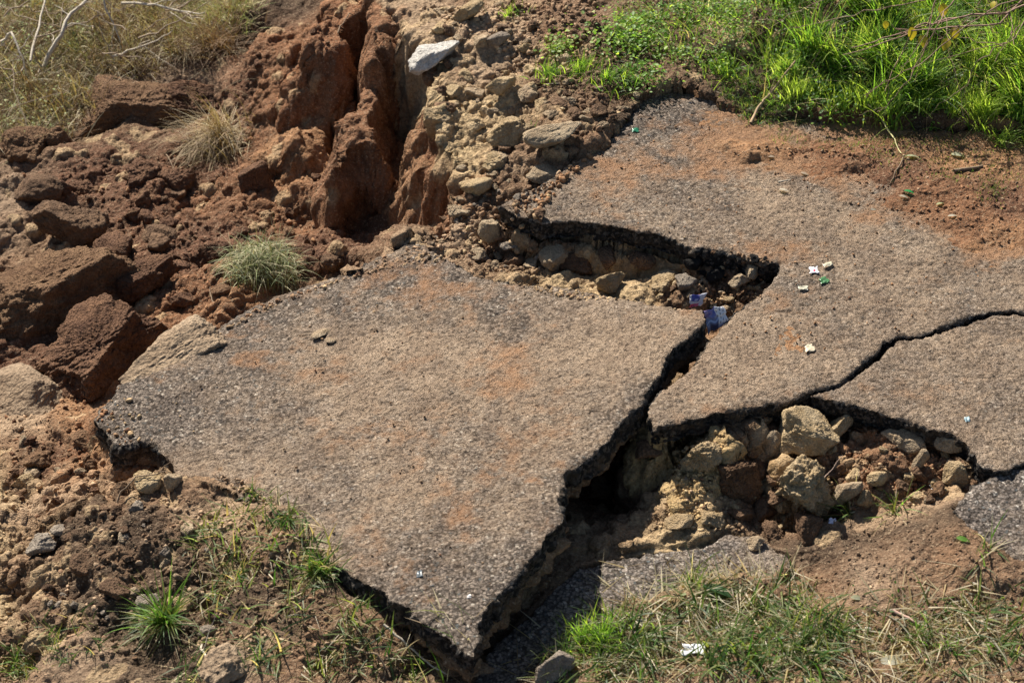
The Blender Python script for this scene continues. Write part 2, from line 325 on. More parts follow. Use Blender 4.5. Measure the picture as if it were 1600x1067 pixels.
# raised / cut features: polygon at a height, wall slope outward (rise per metre)
def raise_(pts, slope, col=None, rgh=None, warp=1.0, clay=False):
    global Z, COL, rough
    pl = wp(pts); zs = np.array([q[2] for q in pts])
    m = (X > pl[:, 0].min()-.6) & (X < pl[:, 0].max()+.6) & (Y > pl[:, 1].min()-.6) & (Y < pl[:, 1].max()+.6)
    x, y = X[m]+wxn[m]*warp, Y[m]+wyn[m]*warp
    d = segdist(pl, x, y); d = np.where(inside(pl, x, y), 0, d); w = 0; zt = 0
    for (a, b), c in zip(pl, zs):
        k = 1/((x-a)**2+(y-b)**2+.002)**1.5; w = w+k; zt = zt+k*c
    zt = zt/w-slope*np.maximum(0, d-.01)-.0*d
    up = zt > Z[m]; z0 = Z[m]; Z[m] = np.where(up, zt, z0)
    if col is not None:
        cc = COL[m]; cc[up] = np.array(col); COL[m] = cc
    if rgh is not None:
        r = rough[m]; r[up] = rgh; rough[m] = r
# the clay spurs left of the scarp
raise_([(528,262,-.40),(550,240,-.37),(580,225,-.34),(608,235,-.36),(606,160,-.28),(588,110,-.2),(560,150,-.3)], 5, (.23,.12,.065), .6, 1.6)
raise_([(560,95,-.14),(575,100,-.12),(600,80,-.1),(598,20,-.1),(575,-20,-.1),(568,30,-.12)], 4.5, (.25,.13,.07), .7, 1.6)
raise_([(505,95,-.32),(525,80,-.28),(545,20,-.24),(530,-40,-.24),(515,20,-.3)], 2.5, (.25,.125,.065), .8, 1.6)
raise_([(640,215,-.3),(655,190,-.25),(680,200,-.2),(690,260,-.25),(655,260,-.36)], 3.0, (.27,.15,.08), .6)
def cut_(pts, slope, warp=1.0):
    global Z, rough
    pl = wp(pts); zs = np.mean([q[2] for q in pts]); floor = zs-.42
    m = (X > pl[:, 0].min()-.3) & (X < pl[:, 0].max()+.3) & (Y > pl[:, 1].min()-.3) & (Y < pl[:, 1].max()+.3)
    x, y = X[m]+wxn[m]*warp, Y[m]+wyn[m]*warp; d = segdist(pl, x, y); d = np.where(inside(pl, x, y), 0, d)
    Z[m] = np.minimum(Z[m], np.maximum(floor, floor+slope*d)); rough[m] = np.where(d < .12, np.minimum(rough[m], .5), rough[m])
cut_([(548,20,-.2),(562,18,-.2),(562,80,-.25),(552,150,-.32),(540,190,-.38),(534,160,-.35),(545,90,-.28)], 9, .8)
cut_([(604,92,-.15),(630,105,-.15),(634,150,-.2),(626,225,-.25),(612,240,-.25),(602,150,-.2)], 4.5, 1.6)
cut_([(505,150,-.4),(520,140,-.4),(530,180,-.42),(520,205,-.45),(510,185,-.45)], 6, .8)
# lit face of yellow clay in the right-hand pit
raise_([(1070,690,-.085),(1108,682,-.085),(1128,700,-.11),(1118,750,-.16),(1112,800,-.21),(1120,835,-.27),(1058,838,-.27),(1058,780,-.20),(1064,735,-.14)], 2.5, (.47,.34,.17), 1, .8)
# block of soil standing in the right-hand pit
raise_([(1222,725,-.14),(1270,718,-.13),(1305,735,-.14),(1300,765,-.18),(1240,770,-.2),(1215,750,-.18)], 3, (.40,.27,.14), 1, .6)

# keep the soil below each slab, and behind its broken edge
def under(poly, k, off, grow):
    global Z
    m = (X > poly[:, 0].min()-.1) & (X < poly[:, 0].max()+.1) & (Y > poly[:, 1].min()-.1) & (Y < poly[:, 1].max()+.1)
    x, y = X[m], Y[m]; d = segdist(poly, x, y); i = inside(poly, x, y); s = np.where(i, d, -d)
    zc = k[0]*x+k[1]*y+k[2]-off
    Z[m] = np.where(s > -grow, np.minimum(Z[m], zc), Z[m]); return m, s
NOISE3 = None
dirtpoly = wp([(1120,185),(1180,160),(1300,190),(1460,200),(1600,215),(1900,230),(1900,430),(1600,405),(1520,392),(1450,375),(1420,340),(1380,310),(1300,290),(1230,280),(1150,262),(1120,225)], 0.)
dd = segdist(dirtpoly, X, Y); dd = np.where(inside(dirtpoly, X, Y), dd, -dd)
dirt = sstep(-.05, .22, dd+fbm(X, Y, None, 5, 5, 55)*.13)
bankpoly = wp([(1090,150),(1140,170),(1190,185),(1300,190),(1600,215),(1900,230),(1900,-400),(900,-400),(960,60),(1000,110),(1060,140)], 0.)
inb = inside(bankpoly, X, Y)
mR = inside(WR, X, Y); dR = segdist(WR, X, Y); sR = np.where(mR, dR, -dR)
zsoil = -.012+dirt*.03
Z = np.where(inb, np.maximum(Z, .012), Z)
flat = (sR > .035) & ~inb
Z = np.where(flat, zsoil, Z)
Z = np.where((sR > .03) & (sR <= .2) & (dirt < .3) & ~inb, -.075, Z)
near = (sR <= .03) & (sR > 0) & ~inb; Z = np.where(near, np.minimum(Z, -.09), Z)
rough = np.where(flat, .12+.25*dirt, rough); COL = np.where((flat & (dirt < .05))[..., None], np.array(ORA), COL)
for poly, k, off in ((WG, K_RIGHT, .10), (WC, K_CORNER, .08), (WL, K_LOW, .06)):
    i = inside(poly, X, Y); d = segdist(poly, X, Y); zc = k[0]*X+k[1]*Y+k[2]
    if poly is WG: Z = np.where(i & (d > .02), zc-.1, Z); rough = np.where(i, .2, rough)
    elif poly is WC: Z = np.where(i, np.minimum(Z, zc-.07), Z); rough = np.where(i, .1, rough)
    else: Z = np.where(i, np.minimum(Z, zc-.055), Z); rough = np.where(i | (d < .03), .1, rough)
nz = fbm(X, Y, None, 10, 3, 66)*.03
for poly in (WR, WG):
    d = segdist(poly, X, Y); o = ~inside(poly, X, Y) & ~inside(WM, X, Y) & ~inside(WG, X, Y) & ~inside(WR, X, Y) & ~inb
    cave = np.exp(-((X-P(945,400,0)[0])**2+(Y-P(945,400,0)[1])**2)/.16**2)+np.exp(-((X-P(1000,690,0)[0])**2+(Y-P(1000,690,0)[1])**2)/.14**2)
    Z = np.where(o & (d < .5), np.maximum(Z, -.10-(1.7+3*cave)*d+nz-.05*cave), Z)
    Z = np.where(o & (d < .05) & (Y < 1.3), np.minimum(Z, -.088), Z)
# soil banked over the small slab, the corner slab and the near edge of the main slab
def cover(wl, pts, k, hgt, col, rg, soft=.08, z0=None):
    global Z, COL, rough
    pl = wplane(pts, k); d = segdist(pl, X, Y); s = np.where(inside(pl, X, Y), d, -d)+fbm(X, Y, None, 9, 4, 91)*.03
    zc = k[0]*X+k[1]*Y+k[2]; tt = sstep(-.02, soft, s); h = zc-.05+tt*(hgt+.05)
    ins_ = inside(wl, X, Y)
    Z = np.where((s > -.02) & ins_, np.maximum(h, np.minimum(Z, h+.06)), Z)
    if col is not None: COL = np.where((s > -.02)[..., None], np.array(col), COL)
    rough = np.where(s > -.02, rg, rough)
cover(WL, [(1245,880),(1200,893),(1120,902),(1060,918),(1010,938),(940,960),(890,992),(840,1015),(800,1050),(770,1110),(700,1300),(1100,1300),(1400,1100),(1300,900)], K_LOW, .05, None, .5)
cover(WC, [(1500,812),(1540,840),(1600,862),(1800,900),(1800,1000),(1400,1000),(1400,830)], K_CORNER, .02, None, .4, .1)
# main slab: soil under it, soil spilled on its near edge
i = inside(WM, X, Y); d = segdist(WM, X, Y); zc = K_MAIN[0]*X+K_MAIN[1]*Y+K_MAIN[2]
spill = wplane([(262,748),(290,735),(345,722),(400,742),(440,775),(470,810),(510,850),(535,885),(560,960),(400,1000),(200,900),(200,790)], K_MAIN)
ds = segdist(spill, X, Y); ss = np.where(inside(spill, X, Y), ds, -ds)+fbm(X, Y, None, 6, 5, 92)*.05
Z = np.where(i, np.minimum(Z, zc-.16), Z)
tt = sstep(-.02, .14, ss); hz = zc-.03+tt*.055
Z = np.where((ss > -.02) & i, np.maximum(Z, hz), Z)
ring = (~i) & (ss > .0) & (d < .5); Z = np.where(ring, np.maximum(Z, zc+.02-.1*d-1.6*d*d-1.2*np.maximum(0, .16-ss)), Z)
rough = np.where(i & (ss > -.02), .5, rough)

# relief: clods and crumbs pushed out along the surface normal
def normals(Xa, Ya, Za):
    gy_x, gx_x = np.gradient(Xa); gy_y, gx_y = np.gradient(Ya); gy_z, gx_z = np.gradient(Za)
    n = np.stack([gx_y*gy_z-gx_z*gy_y, gx_z*gy_x-gx_x*gy_z, gx_x*gy_y-gx_y*gy_x], -1)
    return n/np.maximum(1e-9, np.linalg.norm(n, axis=-1, keepdims=True))
PX, PY, PZ = X.copy(), Y.copy(), Z.astype(np.float32)
ci = np.where(core)
def disp(h):
    global PX, PY, PZ
    n = normals(PX, PY, PZ); H = np.zeros(X.shape, np.float32); H[ci] = h
    n[..., 2] = np.abs(n[..., 2])
    PX = PX+n[..., 0]*H; PY = PY+n[..., 1]*H; PZ = PZ+n[..., 2]*H
r = rough[ci].astype(np.float32); zn = zone[ci]*cliffm[ci]
x, y, z = PX[ci], PY[ci], PZ[ci]
rav = (1-ing[ci].astype(np.float32))
disp(r*(fbm(x, y, z, 4.5, 4, 101, .55)*.05+rav*(1-np.abs(fbm(x, y, z, 2.6, 2, 111))*2)*.06)+zn*fbm(x*1.3, y*1.3, z*.35, 9, 3, 140)*.03)
x, y, z = PX[ci], PY[ci], PZ[ci]
f1, f2, cv = worley(x+fbm(x, y, z, 20, 2, 5)*.02, y, z, 13, 201)
n_ = normals(PX, PY, PZ)[ci]; steep = sstep(.75, .35, np.abs(n_[:, 2]))*sstep(1.0, 1.3, y)
clod = np.clip(f2-f1, 0, .5)*2*(1-.75*steep)
m1 = sstep(-.1, .5, vn(x, y, z, 3, 301)+r*.6-.2)
h = steep*(fbm(x, y, z*.18, 16, 4, 150, .6)*.022)+r*r*m1*(1-zn*.7)*(np.sqrt(np.maximum(clod, 0))*.055*cv)
disp(h)
x, y, z = PX[ci], PY[ci], PZ[ci]
f1, f2, cv2 = worley(x, y, z, 34, 202)
m2 = sstep(-.3, .5, vn(x, y, z, 6, 302)+r*.5)
disp(r*m2*(1-zn*.5)*(1-.45*rav)*np.sqrt(np.clip(f2-f1, 0, .6))*.022*cv2 + (.2+r)*fbm(x, y, z, 38, 3, 401, .65)*.0085)
# colour: clod to clod changes in soil
COLc = COL[ci]*(1+.35*(cv[:, None]-.5)*r[:, None])
yl_ = (cv > np.where(rav > .5, .95, .82)) & (r > .55) & (Y[ci] < 4); COLc[yl_] = COLc[yl_]*.35+np.array((.46, .34, .2))*.65
COL[ci] = COLc
COL = np.clip(COL, .01, .8)
ny, nx = X.shape
idx = np.arange(nx*ny).reshape(ny, nx)
F = np.stack([idx[:-1, :-1], idx[:-1, 1:], idx[1:, 1:], idx[1:, :-1]], -1).reshape(-1, 4)
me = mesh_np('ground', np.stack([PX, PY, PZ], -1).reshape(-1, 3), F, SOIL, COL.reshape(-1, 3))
tag(link('ground', me), kind='structure')

# ------------------------------------------------------------------ asphalt slabs
def jag(poly, seed, amp=.011, step=.007):
    out = []; n = len(poly)
    for i in range(n):
        a, b = poly[i], poly[(i+1) % n]; L = np.linalg.norm(b-a); k = max(1, int(L/step))
        if L > 1.5: k = 20
        for j in range(k): out.append(a+(b-a)*j/k)
    out = np.array(out, np.float32)
    nx_ = vn(out[:, 0], out[:, 1], None, 38, seed)*amp*.6+vn(out[:, 0], out[:, 1], None, 13, seed+1)*amp
    ny_ = vn(out[:, 0], out[:, 1], None, 38, seed+2)*amp*.6+vn(out[:, 0], out[:, 1], None, 13, seed+3)*amp
    nx_ = nx_+vn(out[:, 0], out[:, 1], None, 85, seed+4)*amp*.35; ny_ = ny_+vn(out[:, 0], out[:, 1], None, 85, seed+5)*amp*.35
    nx_ = nx_+vn(out[:, 0], out[:, 1], None, 5, seed+8)*.010; ny_ = ny_+vn(out[:, 0], out[:, 1], None, 5, seed+9)*.010
    return out+np.stack([nx_, ny_], -1)
HG = []   # height lookups for placing things
def slab(name, poly, k, thick, mat, dustf, clip=None, step=.0056, seed=0, parent=None, bulge=None, wall=None, undercut=.0):
    pl = jag(poly, 900); x0, y0 = pl.min(0)-.02; x1, y1 = pl.max(0)+.02
    if clip: x0, y0, x1, y1 = max(x0, clip[0]), max(y0, clip[1]), min(x1, clip[2]), min(y1, clip[3])
    gx, gy = np.meshgrid(np.arange(x0, x1, step, dtype=np.float32), np.arange(y0, y1, step, dtype=np.float32))
    ins = inside(pl, gx, gy)
    cell = ins[:-1, :-1] | ins[1:, :-1] | ins[:-1, 1:] | ins[1:, 1:]
    use = np.zeros(gx.shape, bool)
    for a in (0, 1):
        for b in (0, 1): use[a:a+cell.shape[0], b:b+cell.shape[1]] |= cell
    snap = use & ~ins; sx, sy = gx[snap], gy[snap]; best = np.full(sx.shape, 9e9); bx, by = sx.copy(), sy.copy()
    for i in range(len(pl)):
        ax, ay = pl[i]; cx, cy = pl[(i+1) % len(pl)]; dx, dy = cx-ax, cy-ay; L = dx*dx+dy*dy+1e-12
        sel = np.where((sx > min(ax, cx)-.03) & (sx < max(ax, cx)+.03) & (sy > min(ay, cy)-.03) & (sy < max(ay, cy)+.03))[0]
        if not len(sel): continue
        t_ = np.clip(((sx[sel]-ax)*dx+(sy[sel]-ay)*dy)/L, 0, 1); qx, qy = ax+t_*dx, ay+t_*dy; dd_ = (sx[sel]-qx)**2+(sy[sel]-qy)**2
        u = dd_ < best[sel]; s2 = sel[u]; best[s2] = dd_[u]; bx[s2] = qx[u]; by[s2] = qy[u]
    gx[snap] = bx; gy[snap] = by
    # distance to edge in cells, by erosion
    er = ins.copy(); dep = np.zeros(gx.shape, np.float32)
    for _ in range(14):
        dep += er; e2 = er.copy(); e2[1:] &= er[:-1]; e2[:-1] &= er[1:]; e2[:, 1:] &= er[:, :-1]; e2[:, :-1] &= er[:, 1:]; er = e2
    edge = np.exp(-dep/2.2)
    gz = k[0]*gx+k[1]*gy+k[2]+fbm(gx, gy, None, 3, 4, 500+seed)*.005
    f1_, f2_, cv_ = worley(gx+vn(gx, gy, None, 30, 5)*.006, gy+vn(gx, gy, None, 30, 6)*.006, np.zeros_like(gx), 50, 600+seed)
    gz = gz+(.5-f1_)*.0085*(.1+cv_)+fbm(gx, gy, None, 46, 2, 610)*.0032+fbm(gx, gy, None, 14, 2, 611)*.002-edge*(.006+.012*np.abs(vn(gx, gy, None, 30, 640)))
    if bulge is not None: gz = gz+bulge(gx, gy)
    ids = -np.ones(gx.shape, int); ids[use] = np.arange(use.sum())
    q = np.stack([ids[:-1, :-1], ids[:-1, 1:], ids[1:, 1:], ids[1:, :-1]], -1)[cell]
    V = np.stack([gx[use], gy[use], gz[use]], -1)
    g = dustf(gx[use], gy[use]); col = np.stack([np.zeros(len(V)), g[0], g[1]], -1)
    col[:, 0] = np.clip(edge[use]*1.0-.55, 0, .35)
    # boundary
    e = np.concatenate([q[:, [0, 1]], q[:, [1, 2]], q[:, [2, 3]], q[:, [3, 0]]]); key = np.minimum(e[:, 0], e[:, 1])*10**7+np.maximum(e[:, 0], e[:, 1])
    uq, inv, cnt = np.unique(key, return_inverse=True, return_counts=True); be = e[cnt[inv] == 1]
    bv = np.unique(be); remap = -np.ones(len(V), int); remap[bv] = np.arange(len(bv))
    nrm = np.zeros((len(V), 2)); dv = V[be[:, 1], :2]-V[be[:, 0], :2]; nn = np.stack([dv[:, 1], -dv[:, 0]], -1)
    np.add.at(nrm, be[:, 0], nn); np.add.at(nrm, be[:, 1], nn); nrm /= np.maximum(1e-9, np.linalg.norm(nrm, axis=1, keepdims=True))
    n2 = nrm[bv]
    for _ in range(1): pass
    levels = [0., .008, .018, .03, .042, .055, .068, .08, .092]; levels = [l*thick/.092 for l in levels]
    allV = [V]; allC = [col]; allF = [q]; base0 = len(V); nb = len(bv)
    for li, l in enumerate(levels):
        vx, vy, vz = V[bv, 0].copy(), V[bv, 1].copy(), V[bv, 2]-l
        if li > 0:
            a = fbm(vx, vy, vz*1.0, 34, 3, 700+seed, .6)*.011+vn(vx, vy, vz, 9, 730)*.014+.004-undercut*l
            vx = vx+n2[:, 0]*a; vy = vy+n2[:, 1]*a
        allV.append(np.stack([vx, vy, vz], -1)); c_ = np.zeros((nb, 3)); c_[:, 0] = 1 if li > 0 else .75; allC.append(c_)
        if li > 0:
            a0 = base0+(li-1)*nb; a1 = base0+li*nb
            allF.append(np.stack([a0+remap[be[:, 1]], a0+remap[be[:, 0]], a1+remap[be[:, 0]], a1+remap[be[:, 1]]], -1))
    # underside: the grid again, thinned, closes the slab
    o = base0+len(levels)*nb
    Vb = V.copy(); Vb[:, 2] -= thick; Vb[bv] = allV[-1]; allV.append(Vb); cb = np.zeros((len(Vb), 3)); cb[:, 0] = 1; allC.append(cb)
    allF.append(q[:, ::-1]+o)
    me = mesh_np(name, np.concatenate(allV), np.concatenate(allF), mat, np.concatenate(allC))
    ob = link(name, me, parent); HG.append((pl, k)); return ob, pl, (V, bv, n2, be, remap)

def blob(x, y, px, py, k, r, sx=1.0):
    w = onplane(px, py, k); return np.exp(-(((x-w[0])/sx)**2+(y-w[1])**2)/r**2)
def dust_main(x, y):
    g = .50+.28*fbm(x, y, None, 2.4, 5, 51, .6)+.2*blob(x, y, 760, 600, K_MAIN, .7, 1.3)
    rd = .04+.42*fbm(x, y, None, 5.5, 6, 52, .65)+.24*blob(x, y, 620, 510, K_MAIN, .5, 1.7)+.15*blob(x, y, 800, 650, K_MAIN, .5)+.2*blob(x, y, 640, 410, K_MAIN, .2)-.3*blob(x, y, 740, 960, K_MAIN, .35)-.3*blob(x, y, 250, 650, K_MAIN, .35)
    g = g-.7*blob(x, y, 200, 650, K_MAIN, .28)-.6*blob(x, y, 740, 960, K_MAIN, .42)-.45*blob(x, y, 330, 640, K_MAIN, .4)-.35*blob(x, y, 480, 790, K_MAIN, .3)-.5*blob(x, y, 1010, 610, K_MAIN, .12)-.4*blob(x, y, 900, 740, K_MAIN, .10)+.6*blob(x, y, 1000, 540, K_MAIN, .35)-.5*blob(x, y, 560, 430, K_MAIN, .15, 3)
    ds_ = segdist(spill, x, y); s_ = np.where(inside(spill, x, y), .3, -ds_); g = g+.5*np.exp(-np.maximum(0, -s_)/.12); rd = rd+.15*np.exp(-np.maximum(0, -s_)/.1)
    return g, rd
def dust_road(x, y):
    g = .60+.28*fbm(x, y, None, 2.6, 5, 53, .6); d_ = segdist(dirtpoly, x, y); s_ = np.where(inside(dirtpoly, x, y), d_, -d_)
    rd = -.06+.42*fbm(x, y, None, 4.5, 6, 54, .65)+.95*sstep(-.25, .15, s_+.1*fbm(x, y, None, 4, 3, 55))
    rd = rd+.8*blob(x, y, 1090, 262, K_ROAD, .14, 3.2)+.5*blob(x, y, 1180, 390, K_ROAD, .1, 2.5)+.5*blob(x, y, 1340, 440, K_ROAD, .12, 2)+.25*blob(x, y, 950, 300, K_ROAD, .12, 2)
    g = g-.75*blob(x, y, 1060, 185, K_ROAD, .26, 1.2)+.3*blob(x, y, 1150, 560, K_ROAD, .4)
    return g, rd
def dust_right(x, y): return .6+.28*fbm(x, y, None, 2.6, 5, 57, .6), -.05+.38*fbm(x, y, None, 3.4, 5, 58, .6)
def dust_low(x, y): return .15+.3*fbm(x, y, None, 2, 4, 59), -.8+.2*fbm(x, y, None, 2.2, 4, 60)
def bulge_main(x, y): return .018*blob(x, y, 1000, 520, K_MAIN, .3)-.012*blob(x, y, 500, 640, K_MAIN, .5)+.012*blob(x, y, 850, 640, K_MAIN, .3)
slab_main, plM, infoM = slab('broken_asphalt_slab', WM, K_MAIN, .085, ASPH, dust_main, bulge=bulge_main, seed=1)
tag(slab_main, 'largest broken asphalt slab, tilted down to the left over the ravine', 'asphalt slab')
slab_road, plR, infoR = slab('road_slab', WR, K_ROAD, .085, ASPH, dust_road, clip=(-3, -3, 3.0, 3.2), seed=2, undercut=.15)
tag(slab_road, 'level asphalt road surface running back under red dirt to the green grass', 'asphalt slab')
slab_right, plG, _ = slab('road_slab', WG, K_RIGHT, .085, ASPH, dust_right, clip=(-3, -3, 2.6, 3.2), seed=3, undercut=.15)
tag(slab_right, 'asphalt road piece at the right edge, below the long thin crack and above the stony pit', 'asphalt slab')
slab_corner, _, _ = slab('broken_asphalt_slab', WC, K_CORNER, .06, ASPH_G, dust_low, clip=(-3, -3, 2.6, 3.2), seed=4)
tag(slab_corner, 'grey asphalt corner piece partly under brown soil at the right edge', 'asphalt slab')
slab_low, _, _ = slab('broken_asphalt_slab', WL, K_LOW, .06, ASPH_G, dust_low, seed=5)
tag(slab_low, 'small sunken grey asphalt slab half shaded beneath the big tilted slab', 'asphalt slab')

# brown soil still stuck beneath the edge of the main slab (a part of it)
def crust(parent, poly, k, ztop, depth, inset, seed):
    pl = []; n = len(poly)
    for i in range(n):
        a, b = poly[i], poly[(i+1) % n]; L = np.linalg.norm(b-a); kk = max(1, int(L/.008))
        for j in range(kk): pl.append(a+(b-a)*j/kk)
    pl = np.array(pl); tg = np.roll(pl, -6, 0)-np.roll(pl, 6, 0); nr = np.stack([tg[:, 1], -tg[:, 0]], -1); nr /= np.linalg.norm(nr, axis=1, keepdims=True)
    area = np.sum(pl[:, 0]*np.roll(pl[:, 1], -1)-np.roll(pl[:, 0], -1)*pl[:, 1])
    if area < 0: nr = -nr
    L = 16; Vs = []; n = len(pl)
    for j in range(L+1):
        f = j/L; dz = ztop-f*depth; off = -inset-.045+.055*math.sin(math.pi*min(1, f*1.2))-.12*f*f
        px_, py_ = pl[:, 0].astype(np.float32), pl[:, 1].astype(np.float32); zz = (k[0]*px_+k[1]*py_+k[2]+dz).astype(np.float32)
        w1, w2, c_ = worley(px_, py_, zz, 14, seed); w3, w4, c2 = worley(px_, py_, zz, 36, seed+1)
        o = off+np.clip(w2-w1, 0, .6)*.09*c_+np.clip(w4-w3, 0, .6)*.03*c2+fbm(px_, py_, zz, 30, 3, seed+2)*.008
        Vs.append(np.stack([px_+nr[:, 0]*o, py_+nr[:, 1]*o, zz], -1))
    V = np.concatenate(Vs); F_ = []
    ii = np.arange(n); jj = (ii+1) % n
    for j in range(L): F_.append(np.stack([j*n+ii, (j+1)*n+ii, (j+1)*n+jj, j*n+jj], -1))
    cc = np.tile(np.array([(.21, .14, .085)]), (len(V), 1))*(1+.5*fbm(V[:, 0], V[:, 1], V[:, 2], 9, 3, seed)[:, None]*.6)
    return link('soil_crust', mesh_np('soil_crust', V, np.concatenate(F_), SOIL, cc), parent)
crust(slab_main, WM, K_MAIN, -.075, .14, .0, 800)

# ------------------------------------------------------------------ surface lookup for standing things on the ground
gxs = np.arange(-3.25, 3.0, .01); gys = np.arange(-2.1, 4.7, .01)
def bil(xa, ya, A, x, y):
    i = np.clip(np.searchsorted(xa, x)-1, 0, len(xa)-2); j = np.clip(np.searchsorted(ya, y)-1, 0, len(ya)-2)
    fx = np.clip((x-xa[i])/(xa[i+1]-xa[i]), 0, 1); fy = np.clip((y-ya[j])/(ya[j+1]-ya[j]), 0, 1)
    return A[j, i]*(1-fx)*(1-fy)+A[j, i+1]*fx*(1-fy)+A[j+1, i]*(1-fx)*fy+A[j+1, i+1]*fx*fy
GX, GY = np.meshgrid(gxs, gys); HM = bil(xs, ys, PZ, GX, GY)
for pl_, k_ in HG:
    HM = np.where(inside(pl_[::2], GX, GY), np.maximum(HM, k_[0]*GX+k_[1]*GY+k_[2]), HM)
def H(x, y): return bil(gxs, gys, HM, np.asarray(x, float), np.asarray(y, float))
def hit(px, py):
    f = FOC/36; d = FW+np.array([(px-800)/1600/f, 0, 0])-(py-533.5)/1600/f*UPV
    z = np.linspace(.6, -1.6, 1400); tt_ = (z-CAM[2])/d[2]; p = CAM[None]+tt_[:, None]*d[None]
    u = H(p[:, 0], p[:, 1]) >= p[:, 2]; i = int(np.argmax(u)) if u.any() else len(z)-1
    return p[i]
def pixw(p):   # metres per photo pixel at point p
    return float(np.dot(np.asarray(p)-CAM, FW))/(1600*FOC/36)

# ------------------------------------------------------------------ stones and clods
def ico(sub):
    t_ = (1+5**.5)/2
    V = [(-1,t_,0),(1,t_,0),(-1,-t_,0),(1,-t_,0),(0,-1,t_),(0,1,t_),(0,-1,-t_),(0,1,-t_),(t_,0,-1),(t_,0,1),(-t_,0,-1),(-t_,0,1)]
    V = [tuple(np.array(v)/np.linalg.norm(v)) for v in V]
    F_ = [(0,11,5),(0,5,1),(0,1,7),(0,7,10),(0,10,11),(1,5,9),(5,11,4),(11,10,2),(10,7,6),(7,1,8),(3,9,4),(3,4,2),(3,2,6),(3,6,8),(3,8,9),(4,9,5),(2,4,11),(6,2,10),(8,6,7),(9,8,1)]
    for _ in range(sub):
        cache = {}; G = []
        def mid(a, b):
            k_ = (min(a, b), max(a, b))
            if k_ not in cache:
                v = np.array(V[a])+np.array(V[b]); V.append(tuple(v/np.linalg.norm(v))); cache[k_] = len(V)-1
            return cache[k_]
        for a, b, c in F_:
            ab, bc, ca = mid(a, b), mid(b, c), mid(c, a); G += [(a, ab, ca), (b, bc, ab), (c, ca, bc), (ab, bc, ca)]
        F_ = G
    return np.array(V, np.float32), np.array(F_, np.int32)
ICO = {s_: ico(s_) for s_ in (1, 2, 3, 4, 5, 6)}
def rock_shape(seed, sub, nplanes=13, crumb=.04, clodd=.0, planes=None):
    V, F_ = ICO[sub]; rg = np.random.default_rng(seed)
    nn = rg.normal(size=(nplanes, 3)); nn /= np.linalg.norm(nn, axis=1, keepdims=True); hh = rg.uniform(.62, 1., nplanes)
    if planes:
        pn = np.array([p[:3] for p in planes], float); pn /= np.linalg.norm(pn, axis=1, keepdims=True)
        nn = np.vstack([nn, pn]); hh = np.concatenate([np.maximum(hh, .85), [p[3] for p in planes]])
    dt = V @ nn.T; rr = np.where(dt > .05, hh/np.maximum(dt, .05), 9)
    kk_ = 46 if sub > 2 else 24; rr = -np.log(np.sum(np.exp(-kk_*np.minimum(rr, 3)), 1))/kk_; rr = np.minimum(rr, 1.35)
    o = seed*1.37 % 50
    q = V*rr[:, None]+o
    dsp = fbm(q[:, 0], q[:, 1], q[:, 2], 2.0, 6 if sub > 3 else 3, seed % 97, .66)*(crumb*1.25+.02)
    rdg = 1-np.abs(vn(q[:, 0], q[:, 1], q[:, 2], 3.1, seed % 71)); dsp = dsp-(rdg**6)*crumb*.9
    if clodd:
        a, b, c = worley(q[:, 0], q[:, 1], q[:, 2], 4.5, seed % 89); dsp = dsp+np.sqrt(np.clip(b-a, 0, .6))*clodd*(.3+c)-clodd*.4
        if sub > 3: a, b, c = worley(q[:, 0], q[:, 1], q[:, 2], 11, seed % 83); dsp = dsp+np.sqrt(np.clip(b-a, 0, .6))*clodd*.6*c
    return V*(rr+dsp)[:, None], F_
def stone_mat(name, ca, cb, sc=7, bd=.006, spots=None):
    m, n, b = newmat(name, .93); tc = N(n, 'TexCoord'); tc.name = 'tc'
    a = noise(n, sc, 6, .65); f_ = noise(n, sc*9, 4, .7); v = vor(n, sc*11)
    c = mixc(n, ramp(n, a.outputs[0], .32, .68), ca, cb)
    c = mixc(n, ramp(n, f_.outputs[0], .35, .7), mixc(n, 1., c, (.68, .65, .62), 'MULTIPLY'), mixc(n, 1., c, (1.15, 1.15, 1.12), 'MULTIPLY'))
    oi = N(n, 'ObjectInfo'); c = mixc(n, ramp(n, oi.outputs['Random'], 0, 1, 0, .45), c, mixc(n, 1., c, (.55, .5, .48), 'MULTIPLY'))
    n.links.new(c, b.inputs['Base Color'])
    bump(n, [(a.outputs[0], bd*2.5), (f_.outputs[0], bd*1.6), (v.outputs['Distance'], -bd*.6)], b); return m
# materials are in object space: stones are real-size meshes
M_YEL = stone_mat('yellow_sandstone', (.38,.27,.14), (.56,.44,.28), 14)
M_TAN = stone_mat('tan_stone', (.33,.24,.15), (.52,.42,.29), 14)
M_WHT = stone_mat('white_limestone', (.55,.53,.49), (.80,.78,.73), 14)
M_RED = stone_mat('red_clay', (.12,.062,.038), (.25,.137,.077), 8, .016)
M_PAL = stone_mat('pale_clay', (.28,.20,.13), (.42,.32,.22), 6, .010)
M_ORA = stone_mat('orange_clay', (.18,.10,.056), (.33,.205,.115), 8, .016)
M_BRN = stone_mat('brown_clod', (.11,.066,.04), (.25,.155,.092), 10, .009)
M_TAR = stone_mat('black_tar_lump', (.012,.012,.013), (.06,.055,.05), 30, .008)
M_GRY = stone_mat('grey_stone', (.24,.20,.16), (.42,.36,.29), 14)
def rot(V, rx, ry, rz):
    cx, sx, cy, sy, cz, sz = math.cos(rx), math.sin(rx), math.cos(ry), math.sin(ry), math.cos(rz), math.sin(rz)
    R = np.array([[cz,-sz,0],[sz,cz,0],[0,0,1]]) @ np.array([[cy,0,sy],[0,1,0],[-sy,0,cy]]) @ np.array([[1,0,0],[0,cx,-sx],[0,sx,cx]])
    return V @ R.T
